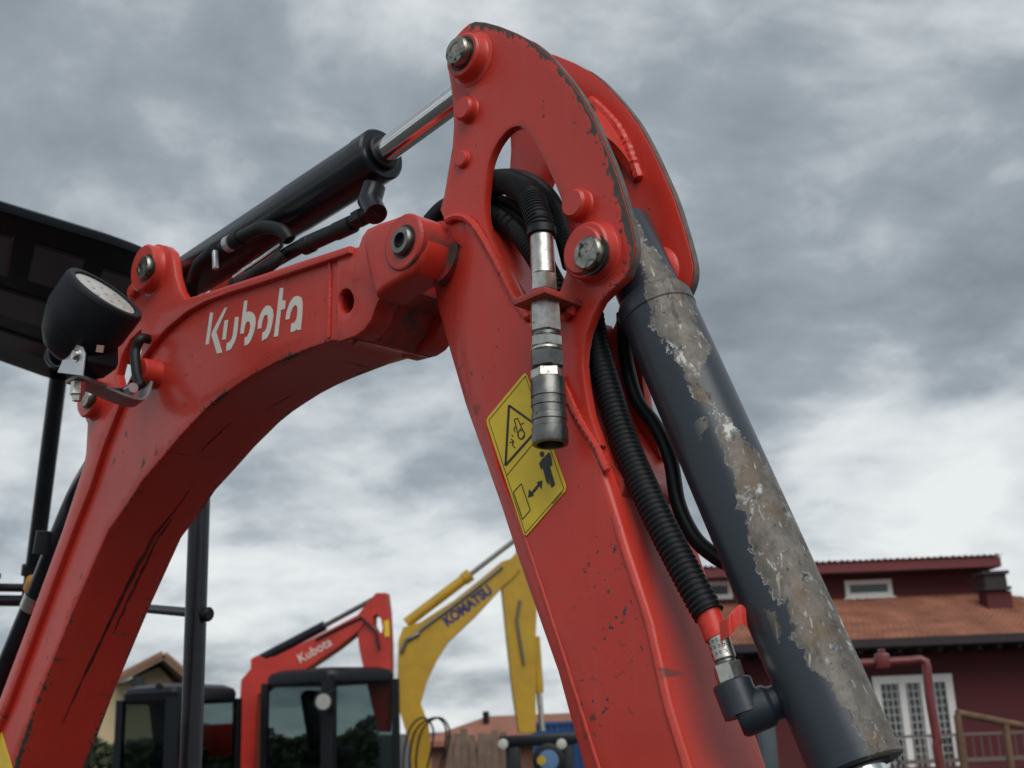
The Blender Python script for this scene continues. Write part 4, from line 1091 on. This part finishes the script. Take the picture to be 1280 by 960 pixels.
# ================================================================== YELLOW HOUSE ON THE LEFT
Y = Frame((0, 34), (-.42, 1), 'cream_house', 'cream house gable under a brown tiled roof behind the dark cab', 'house', None, (-10, 2, 0))
def yk(mb, name, mat, parent=None, **kw): return mb.build(name, mat, parent or Y.root, Y.foot, **kw)
CREAM = simple('cream_render', (.50, .40, .24), .8, 0, .1, 1.5)
WOODB = simple('brown_eave', (.22, .15, .10), .8, 0, .2, 3)
ROOFB = simple('brown_roof_tile', (.24, .12, .08), .85, 0, .3, 2)
ap = Y.pw(205, 816, 0); er = Y.pw(238, 848, 0); sl = (er.z - ap.z) / (er.x - ap.x)
el = (ap.x - (er.x - ap.x) * 1.6, ap.z + (er.x - ap.x) * 1.6 * sl * .55)
yk(MB().plate([(ap.x - 2.2, 0), (er.x - .15, 0), (er.x - .15, er.z - .22), (ap.x, ap.z - .28), (ap.x - 2.2, ap.z - 1.2)], .9, 8, ch=0), 'wall', CREAM)
def slab(a, b, y0, y1, th, name, mat):
    a, b = Vector(a), Vector(b); d = (b - a).normalized(); n = Vector((-d.y, d.x)); n = n if n.y > 0 else -n
    yk(MB().plate([a, b, b + n * th, a + n * th], y0, y1, ch=0), name, mat)
slab((ap.x, ap.z - .16), (er.x, er.z - .1), .03, 8.2, .10, 'roof_slope', WOODB)
slab((ap.x, ap.z - .06), (er.x, er.z + 0.0), 0, 8.2, .10, 'roof_tiles', ROOFB)
slab((el[0], el[1] - .16), (ap.x, ap.z - .16), .03, 8.2, .10, 'roof_slope', WOODB)
slab((el[0], el[1] - .06), (ap.x, ap.z - .06), 0, 8.2, .12, 'roof_tiles', ROOFB)
wa_, wb_ = Y.pw(176, 866, .9), Y.pw(182, 845, .9)
yk(MB().abox(wa_.x - .2, wb_.x, .84, .95, wa_.z, wb_.z), 'window', GLASSD)

# ================================================================== OTHER EXCAVATORS
def cab(fr, pk, roof, corners, parent, glassmat, framemat, zb):
    pass
RED2 = simple('red_machine_paint', (.46, .028, .018), .42, 0, .2, 3, .03, 60, .1)
YEL = simple('yellow_machine_paint', (.42, .25, .012), .5, 0, .15, 3, .03, 60, 0, (.22, .14, .03), .66)
CABB = simple('black_cab', (.004, .006, .009), .4, 0, .3, 4)
GLASS = None
def glass():
    m, t, b = newmat('cab_glass')
    b.inputs['Base Color'].default_value = (.36, .42, .42, 1); b.inputs['Roughness'].default_value = .04
    b.inputs['Transmission Weight'].default_value = 1; b.inputs['IOR'].default_value = 1.12; b.inputs['Specular IOR Level'].default_value = 1.6
    return m
GLASS = glass()
def textobj(s, fr, p0, p1, height, mat, parent, wd, name='lettering', bold=.0):
    cu = bpy.data.curves.new(name, 'FONT'); cu.body = s; cu.size = 1; cu.extrude = .0; cu.offset = bold
    to = bpy.data.objects.new('tmp_text', cu); col.objects.link(to)
    dg = bpy.context.evaluated_depsgraph_get(); me = bpy.data.meshes.new_from_object(to.evaluated_get(dg))
    bpy.data.objects.remove(to)
    xs = [v.co.x for v in me.vertices]; ys = [v.co.y for v in me.vertices]; w_ = max(xs) - min(xs); h_ = max(ys) - min(ys)
    d = p1 - p0; L = math.hypot(d.x, d.z); ux, uz = d.x / L, d.z / L
    mb_ = MB(); vs = []
    for v in me.vertices:
        a = (v.co.x - min(xs)) / w_ * L; b_ = (v.co.y - min(ys)) / h_ * height
        vs.append((p0.x + ux * a - uz * b_, wd, p0.z + uz * a + ux * b_))
    mb_.add(vs, [tuple(p.vertices) for p in me.polygons])
    f0 = [tuple(f) for f in mb_.f]
    return mb_.build(name, mat, parent, fr.foot)
def machine_base(fr, k, x0, x1, w0, w1, mat, zt=1.05, body=True):
    """tracks and slewing body that stand below the frame's lower edge"""
    for sgn, yc in ((-1, w0 + .25), (1, w1 - .25)):
        tr = MB(); pp = []
        for q in range(20):
            a_ = 2 * math.pi * q / 20; pp.append((((x1 - .3) if math.cos(a_) > 0 else (x0 + .3)) + .32 * math.cos(a_), .32 + .32 * math.sin(a_)))
        tr.plate(pp, yc - .2, yc + .2, ch=.02); k(tr, 'crawler_track', RUBBER)
    k(MB().abox(x0 + .4, x1 - .4, w0 + .4, w1 - .4, .25, .72, .04), 'undercarriage', CABB)
    k(MB().abox(x0 - .1, x1 - .2, w0 + .1, w1 - .1, .72, zt, .06), 'slew_body', mat)

# ---- red excavator with glazed cab
B = Frame((0, 13), (.15, 1), 'red_excavator', 'red excavator with a black glazed cab and raised boom beyond the steel post', 'excavator', None, (-2.2, 0, 0))
def bk(mb, name, mat, parent=None, **kw): return mb.build(name, mat, parent or B.root, B.foot, **kw)
def poly(fr, pts, w0, w1, ch=.006, holes=()): m_ = MB(); m_.plate(fr.uz(pts, w0), w0, w1, [fr.uz(h, w0) for h in holes], ch=ch); return m_
bb = bk(poly(B, [(300, 962), (298, 900), (301, 850), (313, 836), (313, 824), (321, 819), (331, 824), (345, 820), (400, 793), (444, 770), (452, 766), (458, 776), (449, 788), (420, 811), (380, 838), (345, 852), (322, 870), (317, 962)], 0, .22), 'boom', RED2)
bk(poly(B, [(444, 772), (452, 762), (460, 752), (470, 741), (482, 741), (485, 765), (487, 806), (487, 850), (484, 915), (474, 915), (464, 880), (449, 812)], .02, .20, .006, [[(466, 771), (471, 768), (476, 774), (478, 784), (477, 791), (471, 790), (466, 782)]]), 'arm', RED2)
bk(poly(B, [(480, 776), (486, 775), (487, 795), (481, 796)], .012, .02, 0), 'warning_decal', YELLOWD)
a_, b_, c_ = B.pw(326, 824, .11), B.pw(406, 782, .11), B.pw(472, 746, .11)
ac = bk(MB().lathe(a_, b_, [(0, .03), (0, .055), ((b_ - a_).length, .055), ((b_ - a_).length, .03)], 18), 'arm_cylinder', BLACKP)
bk(MB().lathe(b_, c_, [(0, .028), ((c_ - b_).length, .028)], 12), 'piston_rod', STEELD, ac)
bk(MB().tube([B.pw(395, 800, -.01), B.pw(430, 782, -.01), B.pw(452, 772, -.01), B.pw(470, 790, -.02), B.pw(474, 812, -.02)], .016, 8), 'hose', RUBBER, ac)
textobj('Kubota', B, B.pw(376, 829, 0), B.pw(416, 806, 0), .10, WHITEL, bb, -.004)
# cab: corner pillar towards the camera
def cabbox(fr, k, corner, left, right, ztop, zlow, roofname='roof', tilt=0, lamp=True):
    """corner, left, right: plan points (x, y) of the visible corner and the two neighbouring ones"""
    c, l, r_ = Vector(corner), Vector(left), Vector(right); back_ = l + r_ - c
    z0, z1 = zlow, ztop; pw_ = .07
    def post(p, nm='pillar', s=pw_): return k(MB().abox(p.x - s / 2, p.x + s / 2, p.y - s / 2, p.y + s / 2, z0, z1 - .1), nm, CABB)
    post(c, s=.13); post(l); post(r_); post(back_)
    def side(a, b, nm):
        m_ = MB(); d = b - a; n = Vector((-d.y, d.x)).normalized() * .004
        q = [a + d * .03 + n, b - d * .03 + n, b - d * .03 - n, a + d * .03 - n]
        vs = [(p.x, p.y, z0 + .02) for p in q] + [(p.x, p.y, z1 - .12) for p in q]
        m_.add(vs, [(0, 1, 5, 4), (1, 2, 6, 5), (2, 3, 7, 6), (3, 0, 4, 7), (4, 5, 6, 7), (3, 2, 1, 0)]); k(m_, nm, GLASS)
    side(c, l, 'window'); side(c, r_, 'window'); side(l, back_, 'window'); side(r_, back_, 'window')
    cen_ = (c + l + r_ + back_) / 4; m_ = MB(); vs = []
    ly = [(.98, -.14), (1.03, -.12), (1.05, -.05), (1.0, -.005), (.8, .03)]
    for s_, dz in ly:
        rp = roundc([Vector((p.x, p.y, 0)) for p in (c, l, back_, r_)], .12)
        for p in rp: q = cen_ + (Vector((p.x, p.y)) - cen_) * s_; vs.append((q.x, q.y, z1 + dz))
    n = len(rp); fs = [(i * n + j, i * n + (j + 1) % n, (i + 1) * n + (j + 1) % n, (i + 1) * n + j) for i in range(len(ly) - 1) for j in range(n)]
    fs += [tuple(range(n))[::-1], tuple((len(ly) - 1) * n + j for j in range(n))]; m_.add(vs, fs); k(m_, roofname, CABB)
    # seat and console inside
    s_ = MB(); s_.box((cen_.x, cen_.y, z0 + .25), (.22, 0, 0), (0, .22, 0), (0, 0, .08), .04); s_.box((cen_.x - .18, cen_.y + .05, z0 + .6), (.07, 0, .02), (0, .2, 0), (-.06, 0, .32), .05); k(s_, 'seat', RUBBER)
    k(MB().abox(min(c.x, l.x, r_.x, back_.x), max(c.x, l.x, r_.x, back_.x), min(p.y for p in (c, l, r_, back_)), max(p.y for p in (c, l, r_, back_)), .9, z0 + .03), 'cab_base', CABB)
cp_ = B.pd(411, 900, 12.3); lp_ = B.pd(331, 900, 12.75); rp_ = B.pd(495, 900, 12.75)
zt_ = B.pd(391, 838, 12.5).z
cabbox(B, bk, (cp_.x, cp_.y), (lp_.x, lp_.y), (rp_.x, rp_.y), zt_, 1.15)
lp = B.pd(404, 877, 12.1)
lb_ = bk(MB().lathe(lp, lp + Vector((0, .1, 0)), [(0, .085), (0, .105), (.03, .105), (.08, .06), (.1, .03)], 20), 'work_lamp', CABB)
bk(MB().lathe(lp + Vector((0, -.002, 0)), lp + Vector((0, .1, 0)), [(0, .015), (0, .078), (.004, .078)], 20), 'lamp_lens', LENS2, lb_)
bk(MB().tube([lp + Vector((0, .08, 0)), lp + Vector((.03, .12, .09)), lp + Vector((.06, .2, .12))], .016, 8), 'lamp_arm', CABB, lb_)
machine_base(B, bk, B.pw(270, 900).x, B.pw(500, 900).x + .2, -.9, .9, RED2)

# ---- dark cab excavator further left
A = Frame((0, 11.5), (.2, 1), 'dark_cab_excavator', 'excavator with a black rounded cab partly hidden behind the curved boom', 'excavator', None, (-3.2, 0, 0))
def ak(mb, name, mat, parent=None, **kw): return mb.build(name, mat, parent or A.root, A.foot, **kw)
cp_ = A.pd(218, 910, 10.9); lp_ = A.pd(150, 910, 11.2); rp_ = A.pd(296, 910, 11.9)
cabbox(A, ak, (cp_.x, cp_.y), (lp_.x, lp_.y), (rp_.x, rp_.y), A.pd(231, 858, 11.2).z, 1.2)
ak(MB().tube([A.pd(232, 962, 10.85), A.pd(231, 905, 10.85)], .02, 8), 'grab_rail', RED2)
ak(MB().box(A.pd(272, 925, 12.4), (.25, 0, 0), (0, .05, 0), (0, 0, .16), .03), 'rear_hood', RED2)
lm = A.pd(200, 858, 10.8); ak(MB().lathe(lm, lm + Vector((0, -.05, 0)), [(-.03, .02), (0, .03), (.03, .03)], 12), 'work_lamp', CABB)
machine_base(A, ak, A.pw(140, 900).x, A.pw(300, 900).x + .2, -.8, .9, RED2, 1.2)

# ---- yellow excavator
K = Frame((0, 17), (-.1, 1), 'yellow_excavator', 'yellow excavator with blue boom lettering, its arm folded down behind the red arm', 'excavator', None, (-1.8, 0, 0))
def kk_(mb, name, mat, parent=None, **kw): return mb.build(name, mat, parent or K.root, K.foot, **kw)
kb_ = kk_(poly(K, [(516, 975), (512, 930), (500, 890), (497, 850), (498, 800), (504, 784), (525, 778), (568, 750), (603, 722), (627, 702), (642, 697), (650, 712), (640, 724), (629, 733), (596, 769), (562, 801), (547, 824), (534, 852), (526, 880), (536, 905), (540, 975)], 0, .3), 'boom', YEL)
kk_(poly(K, [(627, 730), (631, 706), (646, 690), (652, 655), (668, 652), (676, 690), (672, 740), (670, 790), (670, 840), (670, 916), (649, 916), (642, 870), (634, 800)], .03, .27), 'arm', YEL)
a_, b_, c_ = K.pw(508, 779, .15), K.pw(588, 718, .15), K.pw(658, 664, .15)
kc_ = kk_(MB().lathe(a_, b_, [(0, .04), (0, .075), ((b_ - a_).length - .12, .075), ((b_ - a_).length - .12, .09), ((b_ - a_).length, .09), ((b_ - a_).length, .03)], 18), 'arm_cylinder', YEL)
kk_(MB().lathe(b_, c_, [(0, .035), ((c_ - b_).length, .035)], 12), 'piston_rod', STEELD, kc_)
kk_(MB().tube([K.pw(512, 800, -.02), K.pw(530, 784, -.02), K.pw(560, 762, -.02), K.pw(600, 731, -.02), K.pw(628, 708, -.02)], .022, 8), 'steel_pipe', STEELD, kb_)
kk_(MB().tube([K.pw(502, 815, -.02), K.pw(508, 800, -.02), K.pw(524, 792, -.02)], .03, 8), 'hose', STEELD, kb_)
kk_(MB().tube([K.pw(650, 750, .0), K.pw(646, 775, .0), K.pw(650, 800, 0), K.pw(655, 830, 0)], .02, 8), 'hose', STEELD, kb_)
a_, b_, c_ = K.pw(669, 796, .15), K.pw(674, 866, .15), K.pw(678, 914, .15)
kq = kk_(MB().lathe(a_, b_, [(0, .04), (0, .065), ((b_ - a_).length, .065), ((b_ - a_).length, .04)], 18), 'bucket_cylinder', YEL)
kk_(MB().lathe(b_, c_, [(0, .04), ((c_ - b_).length, .04)], 12), 'piston_rod', STEEL, kq)
BLUEL = simple('blue_lettering', (.015, .018, .11), .5, 0, .05)
textobj('KOMATSU', K, K.pw(560, 784, 0), K.pw(617, 741, 0), .155, BLUEL, kb_, -.004, bold=.05)
for px0, dx in ((504, 0), (512, 8), (520, 4)):
    kk_(MB().tube(catmull([K.pw(px0 + 4, 985, -.15), K.pw(px0, 950, -.2), K.pw(px0 + 8, 912, -.25), K.pw(px0 + 25 + dx, 897, -.25), K.pw(px0 + 38 + dx, 915, -.2), K.pw(px0 + 30 + dx, 960, -.15)], 5), .014, 8), 'hose', RUBBER, kb_)
machine_base(K, kk_, K.pw(420, 900).x, K.pw(545, 900).x, -.9, 1.2, YEL)

# ================================================================== SMALLER THINGS BEHIND
# black attachment with two lamps and a wheel
T = Frame((0, 12.5), (.05, 1), 'carrier_frame', 'low black carrier frame with two pale lamps and a coloured hub below the yellow arm', 'machine', None, (.3, 0, 0))
def tk(mb, name, mat, parent=None, **kw): return mb.build(name, mat, parent or T.root, T.foot, **kw)
a_, b_ = T.pw(624, 938, 0), T.pw(722, 916, 0)
tk(MB().abox(a_.x, b_.x, 0, .25, a_.z + .03, b_.z, .02), 'cross_beam', CABB)
tk(MB().abox(a_.x + .06, a_.x + .2, .02, .22, .3, a_.z + .03, .01), 'leg', CABB); tk(MB().abox(b_.x - .2, b_.x - .06, .02, .22, .3, a_.z + .03, .01), 'leg', CABB)
for px in (629, 702):
    c = T.pw(px, 930, -.01); l_ = tk(MB().lathe(c, c + NEAR, [(0, .05), (.04, .05), (.045, .04)], 16), 'lamp', LENS)
c = T.pw(686, 950, 0); wh = tk(MB().lathe(c, c + NEAR, [(-.1, .16), (.05, .16), (.06, .14), (.06, .10)], 24), 'wheel', RUBBER)
tk(MB().lathe(c, c + NEAR, [(.03, .10), (.065, .10), (.07, .05)], 20), 'hub', simple('blue_hub', (.08, .16, .3), .5, 0, .1), wh)
tk(MB().lathe(c + Vector((-.07, 0, 0)), c + Vector((-.07, -1, 0)), [(.03, .05), (.075, .045)], 16), 'hub_cap', YEL, wh)
tk(MB().abox(a_.x - .3, b_.x + .3, -.1, .4, 0, .3, .03), 'skid', CABB)
# blue container
V = Frame((0, 30), (0, 1), 'blue_container', 'bright blue container showing just above the black carrier frame', 'container', None, (1.5, 1, 0))
a_, b_ = V.pw(667, 940, 0), V.pw(735, 902, 0); BLUE = simple('blue_container_paint', (.012, .06, .20), .5, 0, .1, 2)
def vk(mb, name, mat, parent=None, **kw): return mb.build(name, mat, parent or V.root, V.foot, **kw)
m_ = MB(); m_.abox(a_.x, b_.x, .05, 2.4, .05, b_.z - .05); vk(m_, 'body', BLUE)
k = a_.x
while k < b_.x: vk(MB().abox(k, k + .06, 0, .05, .06, b_.z - .06), 'rib', BLUE); k += .14
vk(MB().abox(a_.x - .03, b_.x + .03, -.02, 2.45, b_.z - .049, b_.z + .03), 'top_rail', BLUE)
# brick shed with reddish roof
S = Frame((0, 36), (.1, 1), 'brick_shed', 'long low brick building with a reddish roof behind the yellow excavator', 'building', None, (-.5, 2, 0))
def sk(mb, name, mat, parent=None, **kw): return mb.build(name, mat, parent or S.root, S.foot, **kw)
BR = simple('brick_wall', (.24, .11, .08), .9, 0, .25, 2); RR = simple('red_roof', (.30, .12, .075), .85, 0, .2, 2)
a_, b_ = S.pw(556, 935, 0), S.pw(720, 915, 0); tp_ = S.pw(590, 901, 2.0)
sk(MB().abox(a_.x - .4, b_.x, 0, 5, 0, b_.z - .05), 'wall', BR)
m_ = MB(); m_.add([(a_.x - .8, -.4, b_.z - .25), (b_.x + .3, -.4, b_.z - .25), (b_.x + .3, 2.6, tp_.z), (a_.x + .9, 2.6, tp_.z), (a_.x - .8, -.4, b_.z - .1), (b_.x + .3, -.4, b_.z - .1), (b_.x + .3, 2.6, tp_.z + .12), (a_.x + .9, 2.6, tp_.z + .12), (b_.x + .3, 5.6, b_.z - .25), (a_.x - .8, 5.6, b_.z - .25)], [(0, 1, 2, 3), (4, 5, 6, 7), (0, 1, 5, 4), (1, 2, 6, 5), (0, 3, 7, 4), (6, 7, 9, 8)])
sk(m_, 'roof', RR)
for px in (607,):
    c0_, c1_ = S.pw(px - 3, 915, 1.5), S.pw(px + 3, 889, 1.5); sk(MB().abox(c0_.x, c1_.x, 1.5, 1.8, c0_.z - .5, c1_.z), 'chimney', CABB)
# plank hoarding, board by board
Q = Frame((0, 22), (0, 1), 'board_fence', 'weathered brown board fence leaning below the reddish roof', 'fence', None, (-.5, 0, 0))
WD = simple('weathered_board', (.15, .10, .075), .85, 0, .35, 5)
x_ = Q.pw(556, 920).x; xe = Q.pw(628, 920).x; top_ = Q.pw(580, 913).z
i = 0
while x_ < xe:
    hgt = top_ + random.uniform(-.10, .06)
    o = MB().box((x_ + .07, random.uniform(-.01, .01), hgt / 2), (.062, 0, 0), (0, .012, 0), (random.uniform(-.02, .02), 0, hgt / 2), .004).build('board', WD, Q.root, Q.foot); x_ += .137
m_ = MB(); m_.abox(Q.pw(556, 920).x, xe, .02, .08, .5, .58); m_.abox(Q.pw(556, 920).x, xe, .02, .08, 1.3, 1.38); m_.build('fence_rail', WD, Q.root, Q.foot)

# red bent tube guard at right
U = Frame((0, 6.2), (.25, 1), 'red_tube_guard', 'red bent tube guard standing in front of the house door', 'guard', None, (2.0, 0, 0))
def ck(mb, name, mat, parent=None, **kw): return mb.build(name, mat, parent or U.root, U.foot, **kw)
RT = simple('faded_red_tube', (.15, .022, .024), .4, 0, .25, 12, .05, 80, .1)
pA_, pB_ = U.pw(1060, 831, 0), U.pw(1158, 825, 0)
le = U.pw(1030, 833, 0)
path = [Vector((le.x - .12, 0, 0)), Vector((le.x - .10, 0, le.z - .2)), Vector((le.x - .03, 0, le.z - .02))] + [pA_, U.pw(1140, 826, 0)] + [U.pw(1154, 824, 0), U.pw(1158, 832, 0), U.pw(1162, 870, 0), U.pw(1172, 930, 0), U.pw(1176, 962, 0)]
q = U.pw(1176, 962, 0); path.append(Vector((q.x + .05, 0, 0)))
ck(MB().tube(resample(catmull(path, 6), .03), .021, 16), 'bent_tube', RT)
c = U.pw(1103, 826, 0); ck(MB().box(c, (.032, 0, 0), (0, .04, 0), (0, 0, .034), .008), 'tube_clamp', RT)
ck(MB().lathe(c + Vector((0, 0, .03)), c + Vector((0, 0, 1)), [(0, .018), (.02, .018), (.025, .01)], 6), 'bolt_head', RT)

# rusty brown railing at right
Z = Frame((0, 9.5), (-.35, 1), 'brown_railing', 'rusty brown tubular railing sloping down at the right edge', 'railing', None, (4.0, 0, 0))
RUST = simple('rusty_tube', (.13, .075, .042), .8, 0, .4, 10, .2, 60)
def zk(mb, name, mat, parent=None, **kw): return mb.build(name, mat, parent or Z.root, Z.foot, **kw)
a_, b_, c_ = Z.pw(1196, 891, 0), Z.pw(1256, 903, 0), Z.pw(1330, 917, 0)
zk(MB().tube([a_, b_, c_], .032, 12), 'top_rail', RUST)
for p in (a_, b_, c_): zk(MB().tube([Vector((p.x, 0, 0)), p - Vector((0, 0, .02))], .032, 12), 'post', RUST)
zk(MB().tube([a_ - Vector((0, 0, .55)), c_ - Vector((0, 0, .55))], .022, 10), 'mid_rail', RUST)

# clipped hedge far behind the machines, seen through their cabs
HEDGE = simple('hedge_leaf', (.035, .05, .022), .8, 0, .5, 6)
def hedge(x0, x1, y, h, d, n, name, label):
    m_ = MB(); c_ = Vector(((x0 + x1) / 2, y, 0))
    for i in range(n):
        p = Vector((random.uniform(x0, x1), y + random.uniform(-d, d), 0)); top = h * (1 + .10 * math.sin(p.x * 1.7) + .06 * math.sin(p.x * 5.1))
        p.z = top * random.random() ** .55; s_ = random.uniform(.05, .12)
        a = Vector((random.gauss(0, 1), random.gauss(0, 1), random.gauss(0, 1))).normalized(); b_ = a.orthogonal().normalized(); c2_ = a.cross(b_)
        m_.add([p + b_ * s_, p + c2_ * s_ * .6, p - b_ * s_, p - c2_ * s_ * .6], [(0, 1, 2, 3)])
    o = m_.build(name, HEDGE, None, c_); o.location = c_; tag(o, label, 'hedge'); return o
hedge(-12.5, -3.2, 27, 1.75, .6, 9000, 'hedge', 'green hedge seen through the glass of the two black cabs')

# dark post and hedge seen between arm and cylinder
G = Frame((0, 8), (0, 1), 'steel_post', 'dark blue grey steel post between the red arm and the grey cylinder', 'post', None, (1.7, 0, 0))
PST = simple('blue_grey_post', (.03, .045, .055), .5, 0, .2, 8)
q = G.pw(957, 902, 0)
MB().abox(q.x - .05, q.x + .05, -.05, .05, .012, q.z, .008).build('column', PST, G.root, G.foot)
MB().abox(q.x - .12, q.x + .12, -.12, .12, 0, .012).build('base_plate', PST, G.root, G.foot)
